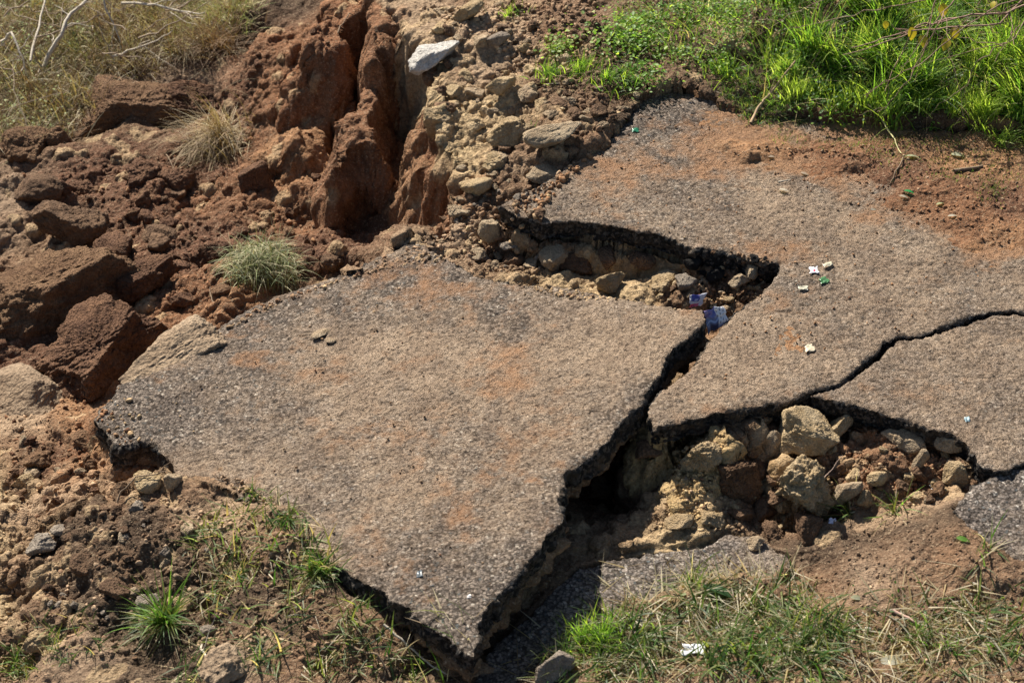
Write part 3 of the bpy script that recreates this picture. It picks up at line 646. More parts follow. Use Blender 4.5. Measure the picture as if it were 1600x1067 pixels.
def rock(name, px, py, wpx, ratio, mat, label, cat='rock', group=None, seed=1, sub=4, rx=0, ry=0, rz=0, sink=.25, crumb=.05, clodd=0., planes=None, npl=12, z=None):
    """a stone wpx photo pixels wide, centred on what is seen at (px,py)"""
    w = hit(px, py) if z is None else P(px, py, z); s_ = pixw(w)*wpx/2; col_ = None
    V, F_ = rock_shape(seed, sub, npl, crumb, clodd, planes); V = V*np.array([1, ratio[0], ratio[1]])*s_; V = rot(V, rx, ry, rz)
    h_ = -V[:, 2].min()*(1-2*sink)
    if z is None: w = hit(px, py+.75*h_*.79/pixw(w))
    me = mesh_np(name, V, F_, mat); o = link(name, me, None, (w[0], w[1], w[2]+h_ if z is None else w[2]))
    return tag(o, label, cat, group)

# big clay blocks in the ravine
rock('clay_boulder', 95, 480, 330, (.72, .62), M_ORA, 'largest red clay block at the left edge, pale crumbly top and dark shaded front', 'clay block', None, 21, 6, 0, 0, .15, .0, .06, .045, [(-.45,.25,.85,.62),(.55,-.75,.1,.6),(0,0,-1,.6)], 8, z=-.80)
rock('clay_boulder', 165, 560, 215, (.75, .75), M_RED, 'lumpy dark red clay block right beside the left tip of the tilted slab', 'clay block', None, 22, 6, 0, 0, .4, .1, .07, .06, [(-.5,.1,.85,.6),(.6,-.6,.2,.65)], 8, z=-.66)
rock('clay_boulder', 205, 185, 190, (.75, .7), M_ORA, 'squared cracked clay block in front of the dry bushes', 'clay block', None, 23, 6, 0, 0, -.2, .1, .06, .03, [(-.75,-.2,.6,.65),(.3,-.9,.15,.6),(0,.2,1,.6)], 6, z=-1.0)
rock('clay_boulder', 285, 190, 120, (.8, .8), M_RED, 'dark shaded clay block just right of the squared cracked one', 'clay block', None, 24, 5, 0, 0, .3, .2, .06, .04, [(.2,-.9,.1,.6)], 8, z=-1.06)
rock('clay_boulder', 45, 245, 95, (.8, .75), M_ORA, 'smaller pinkish clay block near the left edge below the shrubs', 'clay block', None, 25, 5, 0, 0, .5, .2, .06, .03, [(.8,-.5,.1,.6)], 8, z=-.98)
rock('clay_boulder', 98, 232, 46, (.7, 1.4), M_ORA, 'narrow upright clay lump beside the pinkish block', 'clay block', None, 26, 4, 0, .1, .5, .2, .05, .03, None, 8, z=-.98)
rock('clay_boulder', 275, 300, 75, (.8, .8), M_RED, 'dark clay lump below the dry hanging grass', 'clay block', None, 27, 5, 0, 0, .9, .2, .06, .04, None, 8, z=-.95)
rock('clay_boulder', 400, 288, 56, (.8, .9), M_RED, 'pointed wedge of dark red clay on the crumbly slope', 'clay block', None, 28, 3, 0, 0, .2, .2, .03, .0, [(.2,-1,.2,.35)], 7)
rock('clay_boulder', 110, 355, 90, (.9, .7), M_BRN, 'brown clay lump in the middle of the shaded clod field', 'clay block', None, 29, 5, 0, 0, .2, .25, .06, .05, None, 8)
rock('clay_boulder', 285, 552, 190, (.42, .34), M_PAL, 'smooth pale clay tongue curving along the left tip edge of the tilted slab', 'clay block', None, 30, 5, .1, -.32, .62, .3, .05, .03, None, 12, z=-.31)
rock('clay_boulder', 288, 470, 34, (.9, .8), M_RED, 'rounded dark clay ball between the two ravine blocks and the slab', 'clay block', None, 31, 4, 0, 0, 0, .2, .05, .02, None, 10)
rock('clay_boulder', 232, 440, 80, (.7, .7), M_RED, 'ridged dark lump of clay beside the largest clay block', 'clay block', None, 33, 5, .2, 0, .7, .2, .06, .05, None, 10)
rock('clay_boulder', 30, 630, 150, (.8, .4), M_PAL, 'low smooth pale clay hump at the left edge below the clay blocks', 'clay block', None, 32, 5, 0, -.2, .4, .3, .03, .02, None, 12, z=-.70)
# named stones
rock('stone', 1262, 685, 104, (.75, .62), M_YEL, 'largest yellow boulder wedged under the crack at the head of the right pit', 'rock', None, 41, 5, 0, .15, .2, .12, .045, .0, [(-.8,-.55,.3,.5),(.6,-.15,.8,.42),(.35,-.9,.15,.55)], 7)
rock('stone', 1310, 668, 38, (.85, .85), M_YEL, 'small square yellow rock right of the largest yellow boulder', 'rock', None, 42, 4, .2, 0, .5, .05, .04, .01, None, 8)
rock('stone', 1412, 690, 54, (.6, .42), M_TAN, 'flat tan stone lying below the black broken edge of the right pit', 'rock', None, 43, 4, 0, .1, -.3, .15, .03, .0, None, 8)
rock('stone', 1480, 694, 42, (.6, .5), M_TAN, 'oval tan stone stuck in the black asphalt edge near the pit corner', 'rock', None, 44, 4, 0, .1, -.2, .0, .03, .0, None, 14)
rock('stone', 1488, 748, 42, (.8, 1.0), M_YEL, 'pale yellow block standing at the right end of the pit', 'rock', None, 45, 4, 0, 0, .5, .1, .03, .0, None, 7)
rock('stone', 1436, 722, 22, (.8, 1.5), M_TAN, 'upright tan stone left of the pale yellow block', 'rock', None, 46, 3, 0, .1, .3, .1, .03, .0, None, 9)
rock('stone', 1368, 748, 28, (.8, .9), M_YEL, 'yellow pointed stone on the soil heap in the right pit', 'rock', None, 47, 3, 0, 0, .7, .1, .03, .0, None, 8)
rock('stone', 1258, 762, 92, (.8, .9), M_YEL, 'large clod of yellow clay standing in the middle of the right pit', 'clay block', None, 48, 5, 0, 0, .7, .3, .09, .16, None, 9)
rock('stone', 1322, 770, 34, (.7, 1.4), M_TAN, 'leaning tan rock behind the grass sprig in the right pit', 'rock', None, 49, 3, .2, .3, .2, .1, .03, .01, None, 8)
rock('stone', 1350, 782, 26, (.8, .9), M_YEL, 'second tan rock behind the grass sprig in the right pit', 'rock', None, 50, 3, 0, .3, .2, .1, .03, .01, None, 8)
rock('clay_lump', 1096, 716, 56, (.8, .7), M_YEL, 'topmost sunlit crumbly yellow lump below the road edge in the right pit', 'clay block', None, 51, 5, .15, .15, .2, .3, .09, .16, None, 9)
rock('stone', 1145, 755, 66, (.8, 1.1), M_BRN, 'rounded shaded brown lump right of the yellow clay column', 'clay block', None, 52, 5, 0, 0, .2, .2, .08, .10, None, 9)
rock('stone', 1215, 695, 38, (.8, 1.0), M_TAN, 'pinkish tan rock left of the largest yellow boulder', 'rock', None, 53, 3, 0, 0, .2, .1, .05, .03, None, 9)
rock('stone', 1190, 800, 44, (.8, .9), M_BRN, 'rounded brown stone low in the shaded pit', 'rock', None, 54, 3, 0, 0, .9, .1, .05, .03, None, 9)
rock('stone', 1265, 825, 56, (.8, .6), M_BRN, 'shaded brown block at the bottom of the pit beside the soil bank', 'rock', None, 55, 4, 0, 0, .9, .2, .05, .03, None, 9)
rock('stone', 678, 92, 66, (.62, .5), M_WHT, 'jagged white limestone on the rim of the clay cliff', 'rock', None, 56, 4, .0, -.35, .5, .1, .06, .03, None, 9)
rock('stone', 736, 22, 48, (.6, .55), M_YEL, 'pointed pale yellow stone at the top of the rubble bank', 'rock', None, 57, 4, 0, -.35, .5, .1, .05, .03, None, 9)
rock('stone', 778, 66, 34, (.6, .5), M_GRY, 'flat pale grey stone high on the rubble bank', 'rock', None, 58, 3, 0, -.2, .4, .1, .05, .03, None, 9)
rock('stone', 866, 212, 74, (.6, .42), M_TAN, 'flat layered tan rock in the rubble beside the road edge', 'rock', None, 59, 4, 0, -.1, .2, .1, .05, .04, None, 10)
rock('stone', 800, 205, 66, (.7, .6), M_YEL, 'broken yellow rock in the middle of the rubble bank', 'rock', None, 60, 4, 0, -.1, .5, .15, .06, .06, None, 9)
rock('stone', 785, 135, 46, (.6, .5), M_YEL, 'light yellow stone in the upper rubble bank', 'rock', None, 61, 3, 0, -.2, .3, .1, .05, .03, None, 10)
rock('stone', 688, 195, 44, (.8, 1.1), M_YEL, 'crumbling yellow lump hanging on the cliff edge', 'clay block', None, 62, 4, 0, 0, .3, .2, .06, .08, None, 10)
rock('stone', 768, 362, 34, (.7, 1.0), M_TAN, 'upright pale stone in the dark rubble above the tilted slab', 'rock', None, 63, 4, 0, .2, .6, .1, .03, .0, None, 8)
rock('stone', 848, 275, 58, (.7, .5), M_TAN, 'tan crumbly rock against the upper road edge', 'rock', None, 64, 4, 0, -.1, .5, .15, .05, .05, None, 10)
rock('stone', 742, 292, 44, (.7, .6), M_YEL, 'yellow lump at the foot of the rubble bank', 'rock', None, 65, 3, 0, -.1, .5, .15, .05, .05, None, 10)
rock('stone', 828, 338, 46, (.8, .8), M_TAR, 'black tar lump at the tip of the road edge', 'asphalt lump', None, 66, 4, 0, 0, .3, .1, .08, .06, None, 12, z=-.06)
rock('stone', 952, 447, 44, (.8, .75), M_YEL, 'brown yellow clod sitting on the far edge of the tilted slab', 'clay block', None, 67, 4, 0, 0, .3, .1, .06, .07, None, 12)
rock('stone', 1068, 440, 34, (.8, .7), M_GRY, 'mottled grey stone in front of the plastic wrapper', 'rock', None, 68, 3, 0, 0, .3, .1, .06, .05, None, 12)
rock('stone', 1120, 430, 30, (.8, .8), M_TAR, 'black asphalt lump in the rubble under the road edge', 'asphalt lump', None, 69, 3, 0, 0, .3, .1, .08, .06, None, 12)
rock('stone', 1155, 440, 28, (.8, .8), M_TAN, 'tan stone right of the black asphalt lump', 'rock', None, 70, 3, 0, 0, .3, .1, .06, .05, None, 12)
rock('stone', 500, 522, 26, (.7, .22), M_TAN, 'thin flat stone chip lying on the tilted slab near its upper left', 'stone chip', None, 71, 3, 0, 0, .5, .1, .03, .0, None, 8)
rock('stone', 515, 532, 18, (.7, .25), M_TAN, 'smaller chip just below the thin flat chip on the tilted slab', 'stone chip', None, 72, 2, 0, 0, .1, .1, .03, .0, None, 8)
rock('stone', 860, 1046, 60, (.7, .7), M_GRY, 'grey rock with a brown side at the bottom edge of the picture', 'rock', None, 73, 4, 0, 0, .4, .2, .05, .03, None, 8)
rock('stone', 68, 850, 46, (.8, .7), M_GRY, 'rounded grey brown stone on the lower left bank', 'rock', None, 74, 4, 0, 0, .4, .2, .05, .03, None, 12)
rock('stone', 95, 828, 30, (.8, .7), M_GRY, 'small grey stone uphill of the rounded grey brown one', 'rock', None, 75, 3, 0, 0, .8, .2, .05, .03, None, 12)
rock('stone', 40, 755, 50, (.7, .6), M_YEL, 'pale yellow rock at the left edge between ravine and bank', 'rock', None, 76, 4, 0, 0, .8, .2, .05, .04, None, 12)
rock('stone', 230, 755, 44, (.8, .7), M_YEL, 'yellow rock in the hollow under the left slab edge', 'rock', None, 77, 4, 0, 0, .8, .15, .05, .04, None, 12)
rock('stone', 268, 752, 30, (.7, 1.0), M_TAN, 'tan rock touching the slab edge above the lower left bank', 'rock', None, 78, 3, 0, 0, .8, .15, .05, .04, None, 12)
rock('stone', 326, 985, 30, (.7, .5), M_GRY, 'grey white speckled stone right of the big green grass tuft', 'rock', None, 79, 3, 0, 0, .2, .15, .05, .04, None, 12)

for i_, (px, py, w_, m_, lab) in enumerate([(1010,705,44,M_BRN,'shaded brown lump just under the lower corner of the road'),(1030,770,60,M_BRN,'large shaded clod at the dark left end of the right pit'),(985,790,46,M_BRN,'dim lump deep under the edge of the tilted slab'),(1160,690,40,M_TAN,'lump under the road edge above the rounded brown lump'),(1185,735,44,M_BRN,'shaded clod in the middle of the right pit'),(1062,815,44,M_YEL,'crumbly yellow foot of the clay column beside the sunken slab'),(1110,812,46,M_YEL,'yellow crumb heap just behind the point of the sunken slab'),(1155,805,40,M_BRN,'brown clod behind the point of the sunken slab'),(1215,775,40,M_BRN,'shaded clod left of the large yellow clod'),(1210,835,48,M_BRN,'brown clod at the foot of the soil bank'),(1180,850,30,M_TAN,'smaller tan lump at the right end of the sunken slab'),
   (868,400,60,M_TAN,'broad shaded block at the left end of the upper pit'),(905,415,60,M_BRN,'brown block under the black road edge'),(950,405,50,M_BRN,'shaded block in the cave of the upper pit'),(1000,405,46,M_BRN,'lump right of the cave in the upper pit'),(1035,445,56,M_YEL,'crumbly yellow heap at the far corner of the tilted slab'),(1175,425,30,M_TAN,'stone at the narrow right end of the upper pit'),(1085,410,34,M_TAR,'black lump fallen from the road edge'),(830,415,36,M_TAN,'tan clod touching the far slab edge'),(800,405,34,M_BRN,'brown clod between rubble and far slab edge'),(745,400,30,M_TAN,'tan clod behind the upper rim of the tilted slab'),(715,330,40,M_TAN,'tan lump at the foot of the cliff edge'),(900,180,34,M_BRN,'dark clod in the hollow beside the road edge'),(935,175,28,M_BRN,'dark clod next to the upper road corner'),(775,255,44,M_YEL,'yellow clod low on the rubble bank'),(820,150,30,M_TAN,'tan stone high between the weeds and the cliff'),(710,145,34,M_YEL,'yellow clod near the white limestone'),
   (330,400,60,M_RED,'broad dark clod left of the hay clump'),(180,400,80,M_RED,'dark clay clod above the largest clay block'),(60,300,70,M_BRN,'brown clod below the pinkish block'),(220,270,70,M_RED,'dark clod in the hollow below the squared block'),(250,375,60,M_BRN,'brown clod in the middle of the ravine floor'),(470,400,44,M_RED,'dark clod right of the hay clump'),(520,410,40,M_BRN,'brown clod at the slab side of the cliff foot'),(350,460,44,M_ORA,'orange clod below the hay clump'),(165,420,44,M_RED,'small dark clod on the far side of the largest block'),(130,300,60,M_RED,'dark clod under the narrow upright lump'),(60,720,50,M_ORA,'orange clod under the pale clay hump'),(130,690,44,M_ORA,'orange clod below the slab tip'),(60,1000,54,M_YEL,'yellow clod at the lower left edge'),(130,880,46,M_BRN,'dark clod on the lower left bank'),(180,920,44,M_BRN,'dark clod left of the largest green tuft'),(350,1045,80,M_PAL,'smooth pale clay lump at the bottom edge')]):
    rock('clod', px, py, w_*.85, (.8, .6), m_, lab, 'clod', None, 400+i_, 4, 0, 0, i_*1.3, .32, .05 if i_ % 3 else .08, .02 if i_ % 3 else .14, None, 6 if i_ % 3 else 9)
# scattered countable stones and clods
def region(pts):
    w = np.array([hit(a, b)[:2] for a, b in pts]); return w
def sample(poly, n, rg):
    out = []; a, b = poly.min(0), poly.max(0)
    while len(out) < n:
        p = rg.uniform(a, b, (n*3, 2)); p = p[inside(poly, p[:, 0], p[:, 1])]; out += list(p)
    return np.array(out[:n])
LAND = [(678,92,'the jagged white limestone'),(736,22,'the pointed pale stone at the top of the bank'),(866,212,'the flat layered rock'),(800,205,'the broken yellow rock of the bank'),(688,195,'the crumbling lump on the cliff edge'),(848,275,'the tan rock against the road edge'),(768,362,'the upright pale stone behind the tilted slab'),(828,338,'the black tar lump'),(742,292,'the yellow lump at the foot of the bank'),(640,382,'the top corner of the tilted slab'),(845,437,'the far edge of the tilted slab'),
 (1068,440,'the mottled grey stone'),(1120,430,'the black asphalt lump'),(1155,440,'the tan stone under the road edge'),(1120,500,'the blue and white wrapper'),(1262,690,'the largest yellow boulder'),(1310,668,'the square yellow rock'),(1412,690,'the flat tan stone in the pit'),(1488,748,'the pale yellow block in the pit'),(1436,722,'the upright tan stone'),(1368,748,'the pointed yellow stone'),(1258,762,'the large yellow clod in the pit'),(1098,745,'the yellow clay column'),(1145,755,'the rounded brown lump'),(1190,800,'the brown stone low in the pit'),(1260,815,'the shaded brown block'),
 (95,480,'the largest clay block'),(165,560,'the lumpy clay block by the slab tip'),(205,185,'the squared cracked clay block'),(45,245,'the pinkish clay block'),(275,300,'the lump below the dry grass'),(400,288,'the pointed clay wedge'),(110,355,'the brown clay lump'),(408,400,'the hay clump'),(335,215,'the drooping straw clump'),(288,470,'the round clay ball'),(560,300,'the dark clay spur'),(150,650,'the left tip of the tilted slab'),(500,160,'the crumbly ridge by the spur'),(440,120,'the head of the red slope'),
 (262,975,'the largest green tuft'),(68,850,'the rounded grey brown stone'),(95,828,'the small grey stone'),(230,755,'the yellow rock in the hollow'),(40,755,'the pale yellow rock at the left edge'),(30,1045,'the bottom left corner'),(180,860,'the dark soil of the bank'),(905,112,'the bright tuft by the rubble'),(960,165,'the upper road corner'),(1084,1017,'the white paper scrap'),(1340,935,'the folded pale leaf'),(1480,1010,'the low mossy tuft'),(860,1046,'the grey rock at the bottom edge'),(1320,1055,'the grey green leaf')]
LW = np.array([hit(a, b)[:2] for a, b, _ in LAND])
CNAME = {'yellow_sandstone': 'yellow', 'tan_stone': 'tan', 'brown_clod': 'brown', 'grey_stone': 'grey', 'black_tar_lump': 'black', 'orange_clay': 'orange brown', 'red_clay': 'dark red', 'white_limestone': 'white'}
def where_(p):
    d = LW-p; r2 = (d**2).sum(1); i = int(np.argmin(r2)); dx, dy = -d[i]; r_ = math.sqrt(r2[i])
    side = ('right of' if dx > 0 else 'left of') if abs(dx) > abs(dy) else ('behind' if dy > 0 else 'in front of')
    return ('close ' if r_ < .12 else '')+side+' '+LAND[i][2]
PROTO = {}
def protos(mat, kind, size, nv=5):
    key = (mat.name, kind, size)
    if key not in PROTO:
        L = []
        for i in range(nv):
            sd_ = abs(hash((kind, size))) % 1000*0+int(size*1000)+i*13+len(mat.name)
            V, F_ = rock_shape(sd_, 3 if size > .02 else 2, 10, .08, .03 if kind == 'stone' else .14)
            V = V*np.array([1, .75, .62])*size; L.append(mesh_np(kind, V, F_, mat))
        PROTO[key] = L
    return PROTO[key]
def scatter(pts, n, kind, mats, smin, smax, label, cat, group, seed, sink=.3):
    rg = np.random.default_rng(seed); poly = region(pts); q = sample(poly, n, rg); done = 0
    for i in range(n):
        s_ = smin+(smax-smin)*rg.random()**2; mt = mats[rg.integers(len(mats))]; base = .03 if s_ > .018 else .015
        me_ = protos(mt, kind, base)[rg.integers(5)]
        o = bpy.data.objects.new(kind, me_); C.objects.link(o); k_ = s_/base
        o.scale = (k_, k_*rg.uniform(.8, 1.2), k_*rg.uniform(.8, 1.2)); o.rotation_euler = (rg.uniform(-.5, .5), rg.uniform(-.5, .5), rg.uniform(0, 6.28))
        o.location = (q[i, 0], q[i, 1], float(H(q[i, 0], q[i, 1]))+s_*.3); a3 = smin+(smax-smin)*.06; b3 = smin+(smax-smin)*.35; sz_ = 'tiny' if s_ < a3 else 'small' if s_ < b3 else 'larger'
        tag(o, ' '.join(f"{sz_} {CNAME[mt.name]} {kind} {where_(q[i])}".split()[:16]), cat, group)
scatter([(650,20),(850,10),(900,100),(930,200),(850,270),(760,300),(700,230),(670,130)], 85, 'stone', [M_YEL, M_TAN, M_TAN, M_BRN], .014, .05, 'loose tan or yellow stone in the rubble bank between cliff and road', 'stone', 'loose stones of the rubble bank', 1)
scatter([(700,300),(800,290),(850,350),(840,435),(760,425),(690,390),(660,375)], 65, 'stone', [M_TAN, M_BRN, M_GRY, M_BRN], .012, .036, 'small brown stone in the rubble just behind the tilted slab', 'stone', 'small stones behind the tilted slab', 2)
scatter([(1030,430),(1130,405),(1215,430),(1170,470),(1140,490),(1110,480),(1020,470)], 45, 'stone', [M_TAN, M_BRN, M_YEL, M_TAR, M_ORA], .01, .028, 'small stone in the rubble pocket under the upper road edge', 'stone', 'small stones under the upper road edge', 3)
scatter([(1190,690),(1300,690),(1480,690),(1510,745),(1450,785),(1300,800),(1260,850),(1160,830),(1110,780)], 84, 'stone', [M_TAN, M_BRN, M_YEL, M_ORA, M_YEL], .01, .04, 'loose stone on the floor of the right-hand pit', 'stone', 'loose stones in the right-hand pit', 4)
scatter([(0,300),(200,270),(420,330),(560,400),(420,450),(300,470),(240,420),(100,360)], 70, 'clod', [M_RED, M_BRN, M_RED, M_ORA], .016, .06, 'loose dark red clod on the ravine floor', 'clod', 'clods on the ravine floor', 5)
scatter([(380,60),(520,60),(520,300),(440,340),(380,200)], 38, 'clod', [M_RED, M_ORA], .01, .04, 'small red clod on the steep crumbly slope', 'clod', 'clods on the crumbly red slope', 6)
scatter([(20,830),(250,790),(330,860),(300,960),(60,1030)], 62, 'clod', [M_BRN, M_TAN, M_BRN, M_GRY], .01, .032, 'brown clod on the dark lower left bank', 'clod', 'clods on the lower left bank', 7)
scatter([(850,110),(960,130),(1000,150),(940,210),(880,250),(840,200)], 55, 'clod', [M_BRN, M_TAN, M_BRN], .01, .035, 'dark brown clod banked against the upper road edge', 'clod', 'clods against the upper road edge', 8)
scatter([(850,1040),(1000,960),(1250,930),(1500,1000),(1590,1060)], 40, 'pebble', [M_GRY, M_TAN, M_WHT], .006, .014, 'small pale pebble in the grass at the bottom right', 'pebble', 'pebbles in the near grass', 9)
scatter([(30,680),(150,660),(250,740),(150,780),(20,790)], 45, 'clod', [M_ORA, M_RED, M_TAN], .01, .034, 'orange brown clod below the left tip of the tilted slab', 'clod', 'clods below the slab tip', 10)

by_label = {}
for o in list(C.objects):
    if o.get('group') and o.get('label'): by_label.setdefault(o['label'], []).append(o)
for lab_, obs in by_label.items():
    if len(obs) > 1:                                # tell look-alikes at one landmark apart by their distance from it
        i_ = next((i for i, l in enumerate(LAND) if lab_.endswith(l[2]) or l[2] in lab_), None)
        if i_ is None: continue
        obs.sort(key=lambda q_: math.hypot(q_.location.x-LW[i_][0], q_.location.y-LW[i_][1]))
        words = ['nearest', 'farthest'] if len(obs) == 2 else ['nearest', 'middle', 'farthest'] if len(obs) == 3 else ['nearest', 'second', 'third', 'fourth', 'fifth', 'sixth', 'seventh', 'eighth']
        for o, w_ in zip(obs, words): o['label'] = w_+' '+(lab_ if len(lab_.split()) < 16 else lab_.replace('close ', ''))
# crumbs nobody could count: one mesh per kind of place
def crumbs(name, regs, mat, seed, cols):
    rg = np.random.default_rng(seed); Vs, Fs, Cs = [], [], []; off = 0
    base = [rock_shape(300+i, 1, 6, .25) for i in range(12)]
    for pts, n, a, b in regs:
        poly = region(pts); q = sample(poly, n, rg); zq = H(q[:, 0], q[:, 1]); s_ = a+(b-a)*rg.random(n)**3
        R = rg.normal(size=(n, 4)); R /= np.linalg.norm(R, axis=1, keepdims=True); w, x_, y_, z_ = R.T
        M = np.stack([1-2*(y_*y_+z_*z_), 2*(x_*y_-z_*w), 2*(x_*z_+y_*w), 2*(x_*y_+z_*w), 1-2*(x_*x_+z_*z_), 2*(y_*z_-x_*w), 2*(x_*z_-y_*w), 2*(y_*z_+x_*w), 1-2*(x_*x_+y_*y_)], -1).reshape(n, 3, 3)
        kd = rg.integers(12, size=n)
        for k_ in range(12):
            sel = np.where(kd == k_)[0]; Vb, Fb = base[k_]
            V = np.einsum('nij,vj->nvi', M[sel], Vb*np.array([1, .8, .7]))*s_[sel, None, None]+np.stack([q[sel, 0], q[sel, 1], zq[sel]+s_[sel]*.25], -1)[:, None]
            Vs.append(V.reshape(-1, 3)); Fs.append((Fb[None]+(off+np.arange(len(sel))*len(Vb))[:, None, None]).reshape(-1, 3)); off += len(sel)*len(Vb)
            gcol = np.stack([bil(xs, ys, COL[..., j_], q[sel, 0], q[sel, 1]) for j_ in range(3)], -1); cc = np.where(rg.random((len(sel), 1)) < .8, gcol, np.array(cols)[rg.integers(len(cols), size=len(sel))])*rg.uniform(.75, 1.3, (len(sel), 1)); Cs.append(np.repeat(cc, len(Vb), 0))
    o = link(name, mesh_np(name, np.concatenate(Vs), np.concatenate(Fs), mat, np.concatenate(Cs)))
    return o
tag(crumbs('rubble_crumbs', [([(640,10),(930,0),(1000,140),(920,230),(800,300),(700,340),(660,380),(760,430),(850,440),(840,340),(960,200)], 2600, .004, .017), ([(1030,430),(1130,405),(1215,430),(1170,470),(1110,480)], 500, .003, .012), ([(1190,690),(1480,690),(1510,745),(1450,785),(1300,800),(1110,840),(1000,830),(1060,700)], 3400, .003, .011)], CRUMB, 1, [TAN, BRN, YEL, BRN, HUM]), 'fine crumbs and grit spread over the rubble bank and pit floors', 'rubble', kind='stuff')
tag(crumbs('red_soil_crumbs', [([(0,280),(300,250),(400,100),(520,40),(520,300),(580,400),(300,500),(100,380)], 1700, .004, .016), ([(0,600),(150,600),(260,740),(100,800),(0,800)], 700, .004, .015)], CRUMB, 2, [RED, DRED, ORA, DRED]), 'fine red soil crumbs over the ravine floor and slope', 'soil', kind='stuff')
tag(crumbs('brown_soil_crumbs', [([(0,830),(250,770),(480,830),(520,1000),(650,1060),(0,1066)], 2200, .003, .013), ([(850,1050),(1000,940),(1250,870),(1400,800),(1590,900),(1590,1060)], 1500, .002, .008)], CRUMB, 3, [BRN, BRN, TAN, PALE]), 'fine brown soil crumbs over both near banks', 'soil', kind='stuff')
tag(crumbs('slab_grit', [([(200,650),(640,400),(1080,500),(860,760),(740,1000)], 420, .002, .006), ([(820,320),(1050,160),(1590,420),(1400,520),(1060,640),(1220,420)], 500, .002, .007), ([(1290,250),(1140,230),(1590,230),(1590,390),(1420,350)], 900, .002, .009), ([(430,790),(480,860),(420,800),(330,740),(380,750)], 160, .002, .010), ([(330,530),(410,478),(560,428),(600,402),(650,386),(700,408),(620,418),(520,445),(420,485)], 420, .003, .013), ([(700,408),(760,436),(900,455),(1080,488),(1000,485),(860,462)], 260, .003, .011)], CRUMB, 4, [TAN, DRED, PALE, HUM, BRN]), 'scattered grit and crumbs lying on the road slabs', 'grit', kind='stuff')

# ------------------------------------------------------------------ grass, weeds, twigs
def blades(roots, length, width, lean, droop, cols, rg, az=None, seg=5, flat=.0, tight=0):
    n = len(roots); L = length if np.ndim(length) else rg.uniform(length*.5, length*1.1, n)
    a = rg.uniform(0, 2*np.pi, n) if az is None else az+rg.normal(0, .6, n)
    ln = np.abs(rg.normal(lean, lean*(.08 if tight else .5), n)); dr_ = rg.uniform(.3, 1.4, n)*droop
    wd = width*rg.uniform(.6, 1.3, n); tw = rg.uniform(0, np.pi, n)*1.0
    Vs = []; pos = roots.copy()
    for s_ in range(seg+1):
        f = s_/seg; ang = ln+dr_*f; st = L/seg
        if s_: pos = pos+np.stack([np.cos(a)*np.sin(ang), np.sin(a)*np.sin(ang), np.cos(ang)], -1)*st[:, None]
        w_ = wd*(1-f**1.6)*.5+.0002; side = np.stack([-np.sin(a+tw*.4), np.cos(a+tw*.4), np.zeros(n)+.2*np.sin(tw)], -1)
        Vs += [pos-side*w_[:, None], pos+side*w_[:, None]]
    V = np.stack(Vs, 1).reshape(-1, 3); k = 2*(seg+1); b0 = (np.arange(n)*k)[:, None]
    F_ = np.concatenate([b0+np.array([2*s_, 2*s_+1, 2*s_+3, 2*s_+2]) for s_ in range(seg)], 0)
    cc = np.array(cols)[rg.integers(len(cols), size=n)]*rg.uniform(.7, 1.3, (n, 1)); return V, F_, np.repeat(cc, k, 0)
def leaves(cent, size, cols, rg, up=.5):
    """small cupped oval leaves, 6 verts around a mid rib"""
    n = len(cent); a = rg.uniform(0, 2*np.pi, n); t_ = rg.uniform(-.5, .9, n); s_ = size*rg.uniform(.5, 1.3, n)
    d = np.stack([np.cos(a)*np.cos(t_), np.sin(a)*np.cos(t_), np.sin(t_)], -1)
    r_ = rg.normal(size=(n, 3))*.35+np.array([0, 0, 1.]); sd_ = np.cross(d, r_); sd_ /= np.linalg.norm(sd_, axis=1, keepdims=True); u = np.cross(sd_, d)
    prof = [(0, 0, 0), (.3, .32, .06), (.7, .3, .03), (1, 0, -.1), (.7, -.3, .03), (.3, -.32, .06), (.5, 0, -.05)]
    V = np.stack([cent+(d*p+sd_*q+u*r2)*s_[:, None] for p, q, r2 in prof], 1).reshape(-1, 3)
    b0 = (np.arange(n)*7)[:, None]; F_ = np.concatenate([b0+np.array(f) for f in [(0,6,1,1),(1,6,2,2),(2,6,3,3),(3,6,4,4),(4,6,5,5),(5,6,0,0)]])[:, :3]
    cc = np.array(cols)[rg.integers(len(cols), size=n)]*rg.uniform(.7, 1.3, (n, 1)); return V, F_, np.repeat(cc, 7, 0)
def merge(parts):
    Vs, Fs, Cs = [], [], []; o = 0
    for V, F_, c in parts:
        if F_.shape[1] == 4: F_ = np.concatenate([F_[:, [0, 1, 2]], F_[:, [0, 2, 3]]])
        Vs.append(V); Fs.append(F_+o); Cs.append(c); o += len(V)
    return np.concatenate(Vs), np.concatenate(Fs), np.concatenate(Cs)
BR0=(.26,.19,.11); G1=(.15,.29,.04); G2=(.065,.14,.028); G3=(.31,.43,.07); G4=(.05,.12,.02); ST=(.42,.33,.17); SP=(.55,.48,.32); OL=(.17,.19,.05); DG=(.10,.16,.045)
rg = np.random.default_rng(5)
def clumped(poly, n, rg, ncl, spread):
    c = sample(poly, ncl, rg); q = c[rg.integers(ncl, size=n)]+rg.normal(0, spread, (n, 2)); return q
def roots(q): return np.stack([q[:, 0], q[:, 1], H(q[:, 0], q[:, 1])-.004], -1)
pg = wp([(1000,70),(1060,90),(1130,100),(1200,165),(1300,175),(1440,185),(1600,205),(1700,215),(1720,-90),(980,-90),(960,0)], .08)
G5=(.38,.46,.12); G6=(.28,.39,.06)
pw = wp([(980,-90),(960,20),(1000,70),(1060,95),(1130,100),(1200,150),(1290,165),(1330,120),(1250,60),(1200,-90)], .1)
pb_ = wp([(1180,40),(1230,130),(1300,160),(1440,178),(1600,200),(1720,210),(1720,-90),(1150,-90)], .1)
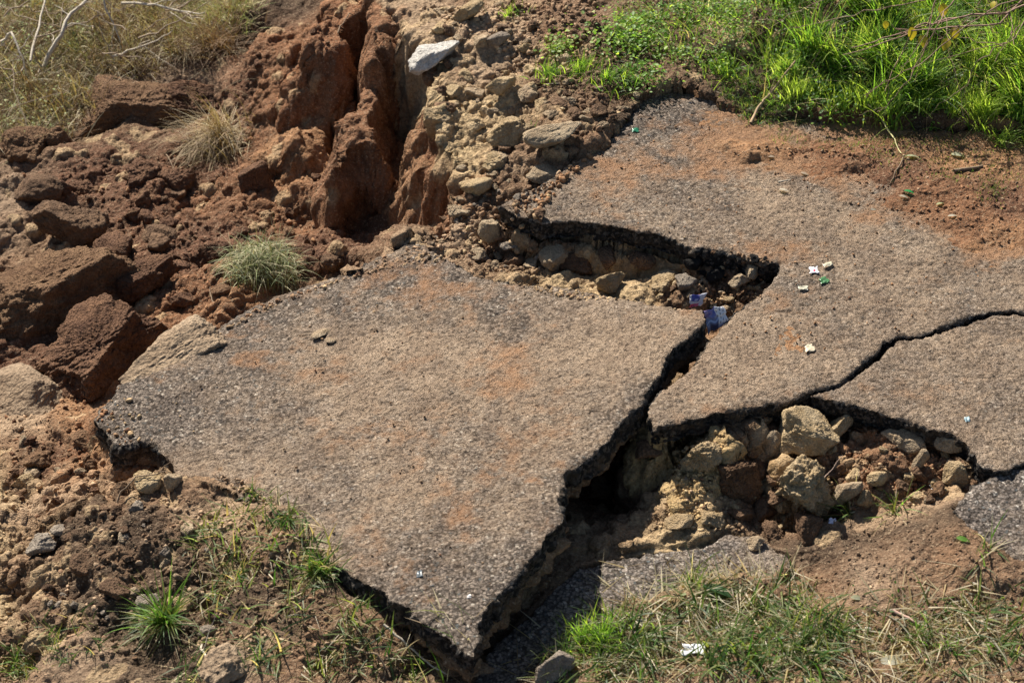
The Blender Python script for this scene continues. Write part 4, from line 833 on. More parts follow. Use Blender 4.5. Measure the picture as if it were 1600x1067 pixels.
def patchy(q, rg, s_, thr, seed): return q[vn(q[:, 0].astype(np.float32), q[:, 1].astype(np.float32), None, s_, seed) > thr+rg.normal(0, .25, len(q))]
pts_ = []
for k_ in range(190):                              # clumps, each with its own height, lean direction and colour
    c = sample(pb_, 1, rg)[0]; n_ = int(rg.integers(50, 150)); hh = rg.uniform(.09, .24) if k_ % 4 else rg.uniform(.24, .38); q = c+rg.normal(0, rg.uniform(.02, .05), (n_, 2))
    pts_.append(blades(roots(q), hh*1.15, .0062, rg.uniform(.15, .6), rg.uniform(.5, 1.3), [[G1, G2, G6], [G3, G5, G1], [G6, G3, G5], [G2, G1, G5]][k_ % 4], rg, rg.uniform(0, 6.28) if k_ % 2 else None))
pts_.append(blades(roots(patchy(sample(pb_, 5000, rg), rg, 3, .0, 71)), .11, .0055, .45, 1.1, [G1, G2, G4, G3], rg))
pts_.append(blades(roots(patchy(sample(pw, 2600, rg), rg, 4, 0., 72)), .09, .005, .4, 1.0, [G1, G3, G2], rg))
fr = wp([(1215,150),(1300,172),(1600,205),(1800,215),(1800,190),(1220,140)], .06)
pts_.append(blades(roots(clumped(fr, 1500, rg, 70, .02)), .12, .0055, .2, .6, [G3, G6, G5], rg))
c3 = patchy(clumped(pw, 9000, rg, 130, .05), rg, 3.5, -.1, 73); z3 = H(c3[:, 0], c3[:, 1])+rg.uniform(0, 1, len(c3))**1.3*(.05+.09*np.abs(vn(c3[:, 0].astype(np.float32), c3[:, 1].astype(np.float32), None, 5, 74)))
pts_.append(leaves(np.stack([c3[:, 0], c3[:, 1], z3], -1), .015, [G1, G2, (.22,.34,.08), G3], rg))
c3 = clumped(pb_, 3500, rg, 50, .05); pts_.append(leaves(np.stack([c3[:, 0], c3[:, 1], H(c3[:, 0], c3[:, 1])+rg.uniform(0, .08, len(c3))], -1), .018, [G1, G2, (.22,.34,.08)], rg))
pts_.append(blades(roots(sample(pg, 1500, rg)), .28, .0032, .9, .9, [ST, SP, OL, BR0], rg))
m_ = merge(pts_); tag(link('green_grass', mesh_np('green_grass', m_[0], m_[1], LEAF, m_[2])), 'lush green grass and small weeds covering the bank at the top right', 'grass', kind='stuff')
# short sparse growth on the dirt and near ground
pd = wp([(1200,200),(1450,210),(1600,225),(1600,330),(1450,310),(1380,250),(1220,225)], .02); pn = region([(870,1030),(960,940),(1080,900),(1200,905),(1300,950),(1450,960),(1590,930),(1590,1064),(850,1064)])
pm = wp([(1130,110),(1200,150),(1300,175),(1250,190),(1160,180),(1120,140)], .03)
pts_ = [blades(roots(clumped(pd, 1300, rg, 60, .035)), .028, .003, .4, .6, [OL, DG, G2], rg, seg=3),
        blades(roots(clumped(pm, 1500, rg, 60, .03)), .045, .004, .5, .8, [G2, OL, DG], rg, seg=3)]
tag(link('moss_grass', mesh_np('moss_grass', *merge(pts_)[:2], LEAF, merge(pts_)[2])), 'short sparse olive growth on the red dirt beside the road', 'grass', kind='stuff')
q = patchy(clumped(pn, 2300, rg, 90, .04), rg, 4, .0, 75); q4 = patchy(clumped(pn, 2600, rg, 130, .07), rg, 4, -.6, 75)
NG = [DG, (.05,.09,.03), OL, G4, (.2,.24,.1), (.14,.2,.06)]
pts_ = [blades(roots(q), .15, .0075, 1.0, .9, NG, rg, seg=5), blades(roots(q4), .16, .0065, 1.38, .15, [ST, SP, BR0, (.3,.28,.2), (.5,.45,.34)], rg, seg=4, tight=1), blades(roots(patchy(sample(pn, 5000, rg), rg, 5, .05, 76)), .03, .0035, .7, .7, NG, rg, seg=3)]
c3 = patchy(sample(pn, 900, rg), rg, 4, -.1, 77); pts_.append(leaves(np.stack([c3[:, 0], c3[:, 1], H(c3[:, 0], c3[:, 1])+.004], -1), .016, [DG, OL, ST, SP, (.32,.36,.2)], rg))
m_ = merge(pts_); tag(link('near_grass', mesh_np('near_grass', m_[0], m_[1], LEAF, m_[2])), 'trampled mix of short green and straw grass at the bottom right', 'grass', kind='stuff')
pb = region([(300,840),(400,760),(480,830),(540,930),(700,1060),(300,1060),(340,950)])
pts_ = [blades(roots(clumped(pb, 800, rg, 50, .03)), .13, .0068, 1.05, .7, NG+[ST], rg, seg=5), blades(roots(clumped(pb, 520, rg, 60, .04)), .11, .0045, 1.4, .15, [ST, SP, BR0], rg, seg=4, tight=1), blades(roots(clumped(region([(0,1000),(150,960),(230,1060),(0,1062)]), 360, rg, 20, .03)), .09, .005, 1.0, .7, [DG, OL, ST, G2], rg, seg=4)]
m_ = merge(pts_); tag(link('sparse_grass', mesh_np('sparse_grass', m_[0], m_[1], LEAF, m_[2])), 'thin trampled grass and straw on the lower left bank', 'grass', kind='stuff')
# far left scrub
ps = wp([(-60,-70),(420,-70),(420,40),(380,90),(300,110),(200,130),(110,200),(60,230),(-60,250)], -1.0)
pl_ = wp([(-60,-70),(150,-70),(150,60),(110,180),(60,230),(-60,250)], -1.0); pr_ = wp([(200,-70),(430,-70),(415,40),(380,75),(300,60),(200,20)], -.95)
BR1=(.22,.14,.08); BR2=(.14,.09,.055)
pts_ = []
for k_ in range(330):
    c = sample(ps, 1, rg)[0]; n_ = int(rg.integers(40, 100)); q = c+rg.normal(0, .06, (n_, 2))
    pts_.append(blades(roots(q), rg.uniform(.12, .34), .0045, rg.uniform(.3, .9), rg.uniform(.5, 1.4), [[ST, SP, BR1], [BR1, BR2, ST], [ST, BR1, (.30,.30,.12)], [BR1, SP, BR2]][k_ % 4], rg, None, 5))
pts_.append(blades(roots(clumped(pl_, 3200, rg, 60, .07)), .2, .005, .5, .9, [OL, (.27,.27,.11), (.16,.16,.08), ST], rg, seg=4))
pts_.append(blades(roots(clumped(pr_, 3200, rg, 50, .06)), .2, .005, .5, .9, [(.38,.42,.16), (.3,.34,.12), ST], rg, seg=4))
pts_.append(blades(roots(sample(ps, 1500, rg)), .34, .0032, .9, .7, [BR1, BR2, SP], rg))
c3 = clumped(pl_, 3000, rg, 50, .08); pts_.append(leaves(np.stack([c3[:, 0], c3[:, 1], H(c3[:, 0], c3[:, 1])+rg.uniform(0, .2, len(c3))], -1), .016, [OL, (.2,.24,.09), (.28,.3,.12)], rg))
m_ = merge(pts_); tag(link('dry_scrub', mesh_np('dry_scrub', m_[0], m_[1], DRY, m_[2])), 'tangle of dry grass and grey green weeds across the top left', 'scrub', kind='stuff')

def tuft(name, px, py, n, length, spread, lean, droop, cols, label, seed, width=.005, az=None, mat=LEAF, cat='grass tuft', seg=6, group=None):
    length *= 1.45; width *= 1.15
    w = hit(px, py); rg_ = np.random.default_rng(seed); r_ = np.abs(rg_.normal(0, spread, n)); a = rg_.uniform(0, 6.28, n)
    q = np.stack([w[0]+r_*np.cos(a), w[1]+r_*np.sin(a)], -1); zz = H(q[:, 0], q[:, 1])-.004
    R = np.stack([q[:, 0]-w[0], q[:, 1]-w[1], zz-w[2]], -1)
    R = R+np.where(rg_.random((n, 1)) < .4, np.append(rg_.normal(0, spread*1.2, 2), 0), 0); az_ = az if az is not None else rg_.uniform(0, 6.28); hf = n//2
    V, F_, c = merge([blades(R[:hf], length, width, lean, droop, cols, rg_, None if az is None else az, seg), blades(R[hf:], length*.85, width, lean*1.3, droop*1.2, cols, rg_, az_, seg), blades(R[:max(6, n//4)]+np.array([0, 0, .003]), length*.8, width*.8, 1.35, .2, [ST, SP, BR0], rg_, None, 4, 0, 1)])
    return tag(link(name, mesh_np(name, V, F_, mat, c), None, w), label, cat, group)
GG = [G1, G2, DG, G3]
tuft('grass_tuft', 262, 975, 170, .15, .022, .55, .9, [DG, G2, G1, OL], 'largest spiky green grass tuft on the lower left bank', 1, .0055)
tuft('grass_tuft', 498, 895, 130, .10, .03, .5, .8, [DG, G2, G1, OL, ST], 'green grass tuft rooted beside the near left edge of the tilted slab', 2)
tuft('grass_tuft', 440, 810, 60, .08, .03, .6, .8, [DG, G2, OL], 'small sparse tuft on the soil spilled over the slab', 3)
tuft('grass_tuft', 365, 905, 70, .085, .04, 1.1, .4, [DG, G2, OL, ST], 'flattened tuft left of the slab-side tuft', 4)
tuft('grass_tuft', 395, 770, 40, .06, .025, .6, .7, [DG, G2, OL], 'highest little tuft among those on the spilled soil', 5)
tuft('grass_tuft', 940, 1000, 420, .075, .05, .35, .5, [G1, G3, G1], 'dense bright green tuft in front of the sunken grey slab', 6, .003)
tuft('grass_tuft', 1330, 800, 26, .14, .02, .9, .9, [DG, G1, OL, SP], 'arching grass sprig hanging over the edge of the right pit', 7, .006, 2.6)
tuft('grass_tuft', 1400, 790, 30, .10, .02, .7, .9, [DG, G1, OL], 'small sprig rooted on the soil bank right of the arching sprig', 8)
tuft('grass_tuft', 1080, 905, 14, .12, .02, .3, .3, [SP, ST, DG], 'few pale upright stalks in front of the sunken slab', 9, .004)
tuft('grass_tuft', 1240, 900, 22, .10, .03, .8, .5, [SP, G2, DG], 'thin tuft at the right end of the sunken slab', 10)
tuft('grass_tuft', 1530, 880, 30, .10, .03, .9, .5, [SP, G2, DG], 'thin tuft beside the grey corner piece', 11)
tuft('grass_tuft', 1480, 1010, 150, .06, .06, .5, .6, [G2, G1, DG], 'low mossy green tuft at the bottom right', 12, .003)
tuft('grass_tuft', 700, 1050, 26, .12, .04, .6, .5, [G2, OL, SP], 'few blades under the lowest corner of the tilted slab', 13, .004)
tuft('grass_tuft', 290, 1050, 60, .10, .04, .8, .6, [G2, DG, SP], 'green tuft at the bottom edge below the largest spiky tuft', 14)
tuft('grass_tuft', 30, 1045, 40, .09, .04, .9, .4, [G1, DG, SP], 'short tuft in the bottom left corner', 15)
tuft('grass_tuft', 905, 112, 300, .07, .05, .4, .7, [G1, G3, G2], 'bright green tuft at the upper end of the rubble bank', 16, .004)
tuft('grass_tuft', 950, 125, 260, .07, .06, .4, .7, [G1, G3, G2], 'bright green tuft between the rubble bank and the road', 17, .004)
tuft('grass_tuft', 800, 20, 120, .06, .04, .5, .7, [OL, G1, G3], 'small yellow green tuft at the top of the rubble bank', 18, .004)
tuft('grass_tuft', 832, 205, 10, .06, .006, .5, .5, [G1], 'tiny green seedling between stones of the rubble bank', 19, .004)
tuft('grass_tuft', 1135, 115, 200, .08, .06, .4, .7, [G1, G3, G2], 'low green tuft where the road meets the grass', 20, .004)
w = hit(405, 425); rg_ = np.random.default_rng(21); n_ = 1500; d_ = rg_.normal(size=(n_, 3)); d_[:, 2] = np.abs(d_[:, 2]); d_ /= np.linalg.norm(d_, axis=1, keepdims=True)
lump = np.array([(-.08,.02,0),(.05,.05,.03),(.10,-.03,0),(-.02,-.05,.02),(.02,.0,.05)])[rg_.integers(5, size=n_)]; q = lump+d_*(rg_.uniform(.2, 1, (n_, 1))**.5)*np.array([.12, .10, .11]); V, F_, c = blades(q, .15, .003, 1.4, 1.5, [(.21,.24,.09), (.15,.18,.07), (.30,.29,.15), (.08,.10,.04), (.38,.34,.2)], rg_, None, 7)
V[:, 2] = np.maximum(V[:, 2], -.03); tag(link('hay_tuft', mesh_np('hay_tuft', V, F_, DRY, c), None, w), 'round tangled pale green clump of hay on the ravine floor', 'grass clump')
tuft('dry_grass_tuft', 345, 205, 900, .28, .10, .9, 1.6, [(.26,.19,.10), (.20,.13,.07), (.34,.26,.14)], 'drooping straw coloured clump in front of the red slope', 22, .003, -2.2, DRY, 'grass clump', 8)
tuft('dry_grass_tuft', 330, 75, 500, .20, .09, .5, 1.0, [(.3,.19,.1), (.24,.15,.08)], 'brown dead clump at the top of the ravine', 23, .003, None, DRY, 'grass clump', 7)
def tube(pts, r0, r1, sides=6):
    p = np.array(pts, float); n = len(p); V = []; F_ = []
    for i in range(n):
        d = p[min(i+1, n-1)]-p[max(i-1, 0)]; d /= np.linalg.norm(d)+1e-9; a = np.cross(d, [.3, .2, 1]); a /= np.linalg.norm(a)+1e-9; b = np.cross(d, a)
        r_ = r0+(r1-r0)*i/(n-1)
        for s_ in range(sides): t_ = 2*math.pi*s_/sides; V.append(p[i]+r_*(a*math.cos(t_)+b*math.sin(t_)))
    for i in range(n-1):
        for s_ in range(sides): s2 = (s_+1) % sides; F_.append((i*sides+s_, i*sides+s2, (i+1)*sides+s2, (i+1)*sides+s_))
    return np.array(V), np.array(F_)
def wob(a, b, n, amp, rg_):
    a, b = np.array(a, float), np.array(b, float); t_ = np.linspace(0, 1, n)[:, None]; p = a+(b-a)*t_
    k = np.cumsum(rg_.normal(0, amp, (n, 3)), 0); k -= t_*k[-1]; return p+k
# weeds with round leaves on the bank
def weed(px, py, n, r_, h_, size, cols, label, seed):
    w = hit(px, py); rg_ = np.random.default_rng(seed); c = rg_.normal(0, 1, (n, 3))*np.array([r_, r_, h_*.4]); c[:, 2] = np.abs(c[:, 2])
    root = bpy.data.objects.new('leafy_weed', None); C.objects.link(root); root.location = w; tag(root, label, 'weed')
    m_ = leaves(c, size, cols, rg_); tag(link('foliage', mesh_np('foliage', m_[0], m_[1], LEAF, m_[2]), root), kind='stuff')
    parts = [tube(wob((0, 0, -.01), c[rg_.integers(n)], 6, .003, rg_), .0022, .001, 4) for _ in range(9)]; Vs, Fs, o_ = [], [], 0
    for V, F_ in parts: Vs.append(V); Fs.append(F_+o_); o_ += len(V)
    link('stem', mesh_np('stem', np.concatenate(Vs), np.concatenate(Fs), BARK), root)
weed(872, 80, 240, .035, .10, .02, [(.2,.32,.07), (.3,.38,.1)], 'leafy green weed standing on the rubble bank left of the grass', 31)
weed(985, 65, 700, .10, .14, .022, [G1, (.2,.32,.08), G3], 'large bushy weed at the left end of the green grass', 32)
weed(1000, 120, 300, .07, .06, .018, [G1, (.2,.32,.08)], 'low creeping weed just above the road corner', 33)
weed(1290, 150, 420, .09, .08, .022, [(.14,.26,.05), G2], 'dark leafy weed in the grass edge right of the leaning stick', 34)
weed(1440, 955, 120, .08, .02, .014, [DG, G2], 'flat leafy patch in the near grass', 35)

def stick(name, ends, r0, r1, mat, label, cat, seed, twigs=0, amp=.004):
    """ends: list of (px,py,height above surface)"""
    rg_ = np.random.default_rng(seed); P3 = []
    for px, py, h_ in ends: w = hit(px, py); P3.append(w+np.array([0, 0, h_]))
    P3 = np.array(P3); root = P3[0].copy(); path = np.vstack([wob(P3[i], P3[i+1], 7, amp, rg_)[:-1] for i in range(len(P3)-1)]+[P3[-1:]])-root
    parts = [tube(path, r0, r1)]
    for _ in range(twigs):
        i = rg_.integers(2, len(path)-1); d = path[i]-path[i-1]; d /= np.linalg.norm(d); e = d+rg_.normal(0, .7, 3); e /= np.linalg.norm(e); L = rg_.uniform(.08, .28)
        parts.append(tube(wob(path[i], path[i]+e*L, 6, amp, rg_), r1*.9, r1*.3, 4))
    Vs, Fs = [], []; o = 0
    for V, F_ in parts: Vs.append(V); Fs.append(F_+o); o += len(V)
    return tag(link(name, mesh_np(name, np.concatenate(Vs), np.concatenate(Fs), mat), None, root), label, cat)
stick('dead_branch', [(72,130,.10),(110,105,.25),(165,60,.34),(235,40,.32),(330,10,.3)], .014, .006, PALEBARK, 'longest pale forked branch over the dry scrub at the top left', 'branch', 1, 5, .008)
stick('dead_branch', [(145,20,.34),(168,60,.32),(192,90,.1)], .010, .004, PALEBARK, 'short pale branch crossing the longest one', 'branch', 2, 3, .006)
stick('dead_branch', [(8,105,.15),(25,110,.25),(45,140,.1)], .012, .004, PALEBARK, 'bleached forked twig near the left edge', 'branch', 3, 5, .006)
stick('dead_branch', [(180,110,.08),(230,110,.16),(275,85,.16)], .008, .003, PALEBARK, 'thin pale twig low over the dark scrub edge', 'branch', 4, 2, .006)
stick('dead_branch', [(200,62,.25),(270,65,.22),(325,68,.2)], .009, .003, PALEBARK, 'pale twig lying level among yellow grass at the top', 'branch', 5, 5, .008)
stick('dead_branch', [(52,140,.2),(85,60,.3),(90,25,.3)], .008, .003, PALEBARK, 'upright pale twig left of the longest branch', 'branch', 6, 6, .008)
stick('leaning_stick', [(1173,194,.005),(1192,165,.03),(1240,122,.09)], .008, .005, plain('tan_stick', (.36,.25,.15), .8), 'light brown stick leaning in the edge of the green grass', 'stick', 7)
stick('leaning_stick', [(1190,170,.01),(1205,150,.05),(1212,140,.07)], .005, .002, BARK, 'short split piece beside the light brown stick', 'stick', 8)
stick('straw_stalk', [(1375,185,.02),(1395,220,.01),(1408,243,.01)], .004, .002, plain('straw', (.5,.45,.22), .7), 'yellow green stalk lying on the red dirt', 'stalk', 9)
stick('straw_stalk', [(1412,248,.01),(1400,270,.008),(1390,290,.005)], .004, .002, BARK, 'dark twig continuing below the yellow green stalk', 'twig', 10)
stick('fallen_stick', [(1490,270,.008),(1515,266,.008),(1535,262,.008)], .009, .007, BARK, 'thick short dark stick on the red dirt at the right', 'stick', 11, 0, .001)
stick('fallen_stick', [(1152,245,.003),(1170,236,.003),(1185,232,.003)], .003, .002, BARK, 'small thin twig lying on the red dust', 'twig', 12, 0, .001)
stick('fallen_stick', [(1215,285,.003),(1235,282,.003)], .003, .002, PALEBARK, 'pale splinter below the red dirt', 'twig', 13, 0, .001)
stick('dry_stalk', [(342,500,.0),(336,488,.03),(331,470,.08)], .004, .002, BARK, 'thin brown stalk standing at the upper left slab edge', 'stalk', 14)
stick('root', [(530,60,.03),(548,35,.05),(575,53,.05)], .004, .002, BARK, 'thin brown root hanging over the clay spur', 'root', 15)
stick('root', [(628,110,.05),(612,108,.05),(598,110,.03)], .005, .002, BARK, 'root sticking out of the cliff below the white stone', 'root', 16, 2)
stick('root', [(675,113,.02),(655,114,.03),(640,115,.03)], .004, .002, BARK, 'straight thin root under the white stone', 'root', 17)
stick('root', [(185,790,.02),(215,762,.06),(262,748,.04)], .004, .002, BARK, 'curved root arching over the yellow rock under the slab edge', 'root', 18, 1)
stick('straw_stalk', [(1310,800,.03),(1270,790,.06),(1262,775,.08)], .005, .003, plain('pink_stalk', (.5,.36,.28), .7), 'pale pinkish stem bending over the right pit', 'stalk', 19, 1)
stick('straw_stalk', [(600,985,.02),(655,1030,.02),(700,1060,.02)], .005, .002, PALEBARK, 'long pale straw by the lowest slab corner', 'stalk', 20)
stick('straw_stalk', [(540,1010,.02),(590,1030,.03),(610,1060,.01)], .005, .003, BARK, 'brown woody stem at the bottom edge', 'stalk', 21)
stick('straw_stalk', [(1395,955,.008),(1430,975,.01)], .007, .004, plain('pink_straw', (.42,.28,.22), .7), 'pinkish thick straw in the near grass', 'stalk', 22, 0, .001)
stick('straw_stalk', [(315,1010,.01),(325,1040,.01),(335,1064,.01)], .005, .003, PALEBARK, 'two-toned pale stalk below the largest tuft', 'stalk', 23, 1)
rg_ = np.random.default_rng(91); Vs, Fs = [], []; o_ = 0
for k_ in range(90):
    c = sample(ps, 1, rg_)[0]; a_ = rg_.uniform(0, 3.14); L_ = rg_.uniform(.2, .7); p0 = np.array([c[0], c[1], float(H(c[0], c[1]))+rg_.uniform(.05, .25)]); p1 = p0+np.array([math.cos(a_)*L_, math.sin(a_)*L_*.7, rg_.uniform(-.05, .2)])
    V, F_ = tube(wob(p0, p1, 9, .012, rg_), rg_.uniform(.003, .007), .0015, 4); Vs.append(V); Fs.append(F_+o_); o_ += len(V)
tag(link('brushwood', mesh_np('brushwood', np.concatenate(Vs), np.concatenate(Fs), plain('grey_brown_brush', (.30,.23,.16), .8))), 'mass of thin dead twigs tangled through the dry scrub', 'brushwood', kind='stuff')
# overhanging bare bush at top right, with yellow leaves
YLEAF = leaf_mat('yellow_leaf', .35)
bush = bpy.data.objects.new('bare_bush', None); C.objects.link(bush); bush.location = P(1700, -60, .3); bushloc = np.array(bush.location)
tag(bush, 'bare reddish bush reaching into the top right corner with a few yellow leaves', 'bush')
TW = plain('reddish_twig', (.24,.15,.11), .7)
for i, (pts2, r_) in enumerate([([(1760,-80,.7),(1600,10,.5),(1480,30,.42),(1400,55,.36)],.008), ([(1700,-90,.6),(1560,40,.45),(1420,50,.4),(1330,75,.3)],.006), ([(1720,-60,.7),(1540,20,.5),(1440,100,.35),(1350,150,.15)],.004), ([(1520,-60,.6),(1470,30,.5),(1420,120,.25),(1370,175,.1)],.004), ([(1640,-60,.6),(1590,60,.45),(1540,90,.35),(1505,150,.2)],.004), ([(1600,-60,.6),(1500,-10,.5),(1350,20,.4),(1240,45,.3)],.004), ([(1760,0,.5),(1610,55,.35),(1570,85,.25),(1540,110,.2)],.003), ([(1480,-50,.6),(1450,40,.4),(1490,90,.3)],.004), ([(1400,-80,.6),(1300,-5,.4),(1220,30,.28),(1170,40,.2)],.003)]):
    w3 = np.array([P(a, b, c_) for a, b, c_ in pts2]); rg_ = np.random.default_rng(70+i)
    path = np.vstack([wob(w3[j], w3[j+1], 8, .008, rg_)[:-1] for j in range(len(w3)-1)]+[w3[-1:]])-bushloc
    parts = [tube(path, r_*.9, r_*.4, 5)]
    for _ in range(5):
        j = rg_.integers(3, len(path)-2); d = path[j+1]-path[j]; d /= np.linalg.norm(d); e = d+rg_.normal(0, .5, 3); e /= np.linalg.norm(e)
        parts.append(tube(wob(path[j], path[j]+e*rg_.uniform(.1, .4), 7, .006, rg_), r_*.5, r_*.25, 4))
    Vs, Fs = [], []; o_ = 0
    for V, F_ in parts: Vs.append(V); Fs.append(F_+o_); o_ += len(V)
    link('twig', mesh_np('twig', np.concatenate(Vs), np.concatenate(Fs), TW), bush)
def leaf_mesh(size, col, seed, mat, asp=.6):
    rg_ = np.random.default_rng(seed); n = 9; V = []; F_ = []
    for i in range(n):
        f = i/(n-1); w_ = math.sin(math.pi*min(1, f*.93+.04)**.8)*asp*.5; z_ = -.35*(f-.4)**2
        V += [(f, -w_, z_+.12*w_), (f, 0, z_-.02), (f, w_, z_+.12*w_)]
    for i in range(n-1):
        a = i*3; F_ += [(a, a+1, a+4, a+3), (a+1, a+2, a+5, a+4)]
    V = np.array(V)*size; return mesh_np('leaf', V, np.array(F_), mat, np.tile(np.array([col]), (len(V), 1))*rg_.uniform(.9, 1.1, (len(V), 1)))
for i, (px, py, z_) in enumerate([(1425,43,.42),(1440,55,.4),(1494,42,.42),(1481,60,.38),(1474,6,.5),(1384,33,.4),(1553,2,.5)]):
    o = link('leaf', leaf_mesh(.062 if i < 5 else .04, (.42,.33,.03), i, YLEAF, .75), bush); o.location = np.array(P(px, py, z_))-bushloc; o.rotation_euler = (rg.uniform(-.5, .5), rg.uniform(.7, 1.2), -1.57+rg.uniform(-.5, .5))
# fallen leaves
for i, (px, py, s_, c_, lab) in enumerate([(1425,246,.06,(.42,.46,.3),'pale green leaf at the end of the yellow stalk'),(1498,243,.07,(.5,.52,.36),'pale leaf lying alone on the red dirt at the right'),(1420,300,.045,(.02,.3,.08),'dark glossy green leaf on the red dirt'),(1412,308,.04,(.45,.42,.33),'dry grey leaf just below the dark green one'),(1470,322,.04,(.4,.45,.25),'small pale green leaf below the dirt patch'),(1488,340,.04,(.5,.48,.4),'whitish curled leaf below the dirt patch'),(1365,330,.03,(.4,.4,.36),'small grey leaf where dirt meets asphalt'),(1205,247,.035,(.5,.42,.32),'small tan leaf on the red dust'),(1258,272,.04,(.5,.42,.32),'tan leaf fragment on the orange dust'),(1225,298,.045,(.55,.5,.42),'long pale leaf fragment below the orange dust'),
      (1125,915,.12,(.04,.09,.03),'long dark green leaf lying in front of the sunken slab'),(1505,842,.05,(.14,.3,.05),'bright green leaf beside the grey corner piece'),(1340,935,.05,(.4,.42,.3),'folded pale leaf in the near grass'),(1275,1015,.07,(.5,.48,.36),'broad straw leaf at the bottom middle right'),(1395,1035,.09,(.48,.47,.38),'wide pale dry leaf at the bottom right'),(1320,1055,.09,(.2,.26,.16),'grey green leaf at the bottom edge'),(1155,1015,.07,(.4,.45,.3),'long pale leaf beside the white scrap'),(1210,1040,.08,(.5,.42,.28),'straw husk lying at the bottom edge'),(440,805,.04,(.35,.38,.3),'pale green leaf on the spilled soil near the slab')]):
    w = hit(px, py); o = link('fallen_leaf', leaf_mesh(s_, c_, i, LEAF, .45), None, (w[0]-s_*.5, w[1], w[2]+.01)); o.rotation_euler = (rg.uniform(-.3, .3), rg.uniform(-.2, .2), rg.uniform(-.6, .6)); tag(o, lab, 'leaf')

# ------------------------------------------------------------------ litter
def sheet(name, quad, mat_fn, label, cat, seed, amp=.006, nx_=14, ny_=12, th=.0008):
    """crumpled sheet spanned by four world points a(0,0) b(1,0) c(1,1) d(0,1); colours from mat_fn(u,v)"""
    a, b, c, d = [np.array(v, float) for v in quad]; u, v = np.meshgrid(np.linspace(0, 1, nx_), np.linspace(0, 1, ny_)); u0_, v0_ = u.copy(), v.copy()
    u, v = (u+vn((v0_*2.3).astype(np.float32), u.astype(np.float32), None, 2, seed+5)*(.07 if nx_ > 10 else .14))[..., None], (v+vn((u0_*2.7).astype(np.float32), v.astype(np.float32), None, 2, seed+6)*(.07 if nx_ > 10 else .16))[..., None]
    p = a*(1-u)*(1-v)+b*u*(1-v)+c*u*v+d*(1-u)*v; nn = np.cross(b-a, d-a); nn /= np.linalg.norm(nn); L = np.linalg.norm(b-a)
    uu, vv = u0_.astype(np.float32), v0_.astype(np.float32)
    h_ = (np.abs(vn(uu, vv, None, 3.3, seed))*1.6+vn(uu, vv, None, 8, seed+1)*.4)*amp; p = p+nn*h_[..., None]
    root = p.reshape(-1, 3).mean(0); V = p.reshape(-1, 3)-root; i_ = np.arange(nx_*ny_).reshape(ny_, nx_)
    F_ = np.stack([i_[:-1, :-1], i_[:-1, 1:], i_[1:, 1:], i_[1:, :-1]], -1).reshape(-1, 4)
    n0 = len(V); V2 = V-nn*th; rim_ = np.concatenate([i_[0], i_[1:, -1], i_[-1, -2::-1], i_[-2:0:-1, 0]]); r2 = np.roll(rim_, -1)
    F_ = np.concatenate([F_, F_[:, ::-1]+n0, np.stack([rim_, rim_+n0, r2+n0, r2], -1)]); V = np.concatenate([V, V2])
    cc = np.array([mat_fn(a_, b_) for a_, b_ in zip(uu.ravel(), vv.ravel())]); cc = np.concatenate([cc, cc])
    m, n, bs = newmat(name+'_film', .25); at = N(n, 'Attribute', attribute_name='Col'); n.links.new(at.outputs['Color'], bs.inputs['Base Color']); bs.inputs['Specular IOR Level'].default_value = .6
    return tag(link(name, mesh_np(name, V, F_, m, cc), None, root), label, cat)
def colA(u, v):
    if u > .52:
        if v > .12: 
            k = (int(u*24) + 3*int(v*10)) % 7
            return (.05, .05, .06) if k == 0 and u < .93 else (.62, .62, .64)
        return (.3, .3, .42)
    if v > .62: return (.07, .08, .28) if u > .2 else (.16, .13, .26)
    if v > .34: return (.13, .15, .27) if abs(v-.4) > .03 else (.4, .45, .6)
    return (.07, .08, .16) if u > .12 else (.3, .3, .4)
def colB(u, v):
    if v < .28: return (.6, .08, .14) if u < .7 else (.6, .5, .5)
    if .1 < u < .62 and v > .45: return (.06, .06, .25) if not (.3 < u < .5 and .5 < v < .7) else (.35, .36, .55)
    return (.55, .53, .56)
k0 = lambda px, py, z_: P(px, py, z_)
sheet('plastic_wrapper', [k0(1104,522,-.06), k0(1141,503,-.02), k0(1130,478,.03), k0(1100,484,.04)], colA, 'crumpled blue and white plastic wrapper wedged in the gap between the slabs', 'wrapper', 3, .006, 26, 20)
sheet('snack_wrapper', [k0(1077,480,-.06), k0(1096,478,-.06), k0(1104,458,-.02), k0(1078,462,-.02)], colB, 'small torn wrapper with blue square and red corner in the rubble', 'wrapper', 5, .004, 22, 18)
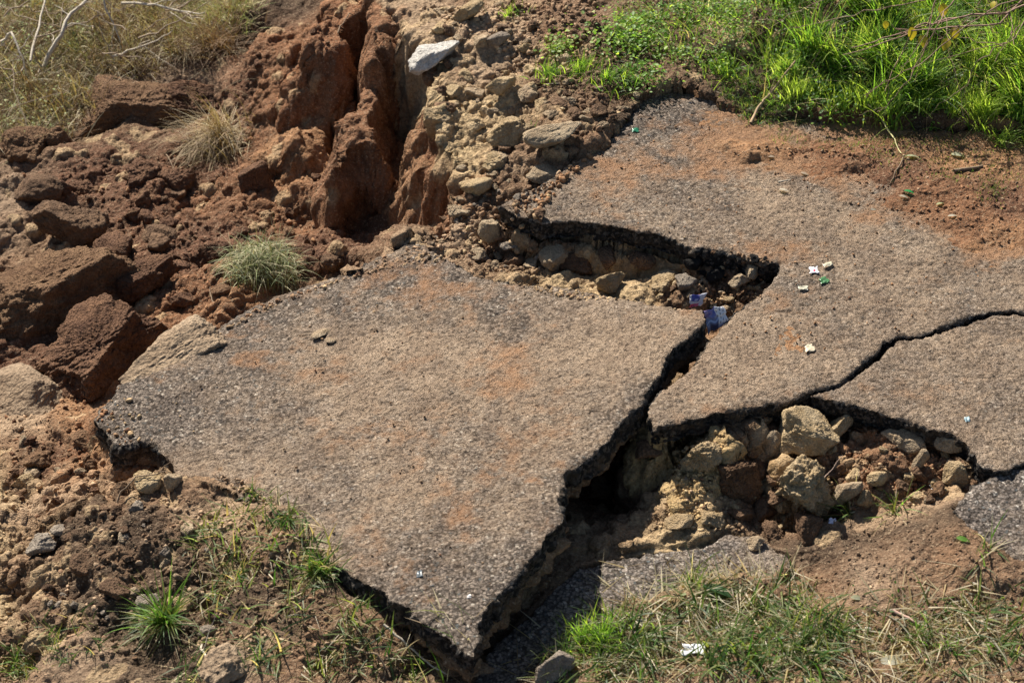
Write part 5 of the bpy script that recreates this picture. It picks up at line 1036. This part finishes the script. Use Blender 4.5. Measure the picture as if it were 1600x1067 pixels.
def scrap(px, py, w_, h_, colf, label, seed, cat='scrap', lift=.006, name='scrap', rz=0.):
    w_ *= .82; h_ *= .82; c = hit(px, py)+np.array([0, 0, lift*.5]); s_ = pixw(c); a = s_*w_/2; b = s_*h_/2/.62; cz, sz = math.cos(rz), math.sin(rz)
    q = [c+np.array([x_*cz-y_*sz, x_*sz+y_*cz, (.004 if y_ > 0 else 0)]) for x_, y_ in ((-a, -b), (a, -b*.8), (a*.8, b), (-a*.9, b*.7))]
    return sheet(name, q, colf, label, cat, seed, .004, 8, 7)
scrap(1272, 424, 18, 13, lambda u, v: (.7, .05, .08) if .35 < u < .6 and .3 < v < .7 else (.75, .73, .76), 'white scrap with a red mark lying on the road', 7)
scrap(1287, 440, 20, 11, lambda u, v: (.06, .16, .06), 'bright green scrap on the road below the red marked one', 8, rz=.3)
scrap(1255, 452, 20, 7, lambda u, v: (.48, .45, .34), 'pale cream scrap on the road left of the green one', 9)
scrap(1293, 415, 22, 6, lambda u, v: (.55, .5, .36), 'pale straw scrap above the green one', 10, rz=.3)
scrap(1511, 657, 11, 8, lambda u, v: (.28, .38, .40), 'tiny turquoise scrap on the right road piece', 11)
scrap(1084, 1017, 46, 18, lambda u, v: (.66, .66, .66), 'bright white paper scrap at the bottom middle', 12, 'paper', .012)
scrap(1463, 764, 26, 12, lambda u, v: (.6,.6,.62), 'crumpled white scrap beside the pale yellow block', 13, 'paper', .012)
scrap(1300, 816, 14, 9, lambda u, v: (.6, .58, .66), 'lilac white scrap on the rim of the right pit', 14, 'paper', .01)
scrap(1265, 545, 18, 14, lambda u, v: (.55, .47, .33), 'cream coloured flake on the road above the right pit', 15, 'flake', .003)
scrap(993, 205, 14, 8, lambda u, v: (.02, .14, .07), 'dark green glass shard on the grey upper road', 16, 'glass shard', .004, 'glass_shard')
scrap(20, 145, 26, 12, lambda u, v: (.8, .8, .8), 'white scrap in the scrub at the far left', 17, 'paper', .03)
scrap(656, 898, 12, 12, lambda u, v: (.12,.14,.15), 'blue grey flake near the lowest corner of the tilted slab', 18, 'flake', .003)
scrap(733, 933, 9, 6, lambda u, v: (.7, .66, .62), 'tiny white flake near the lowest slab corner', 19, 'flake', .003)
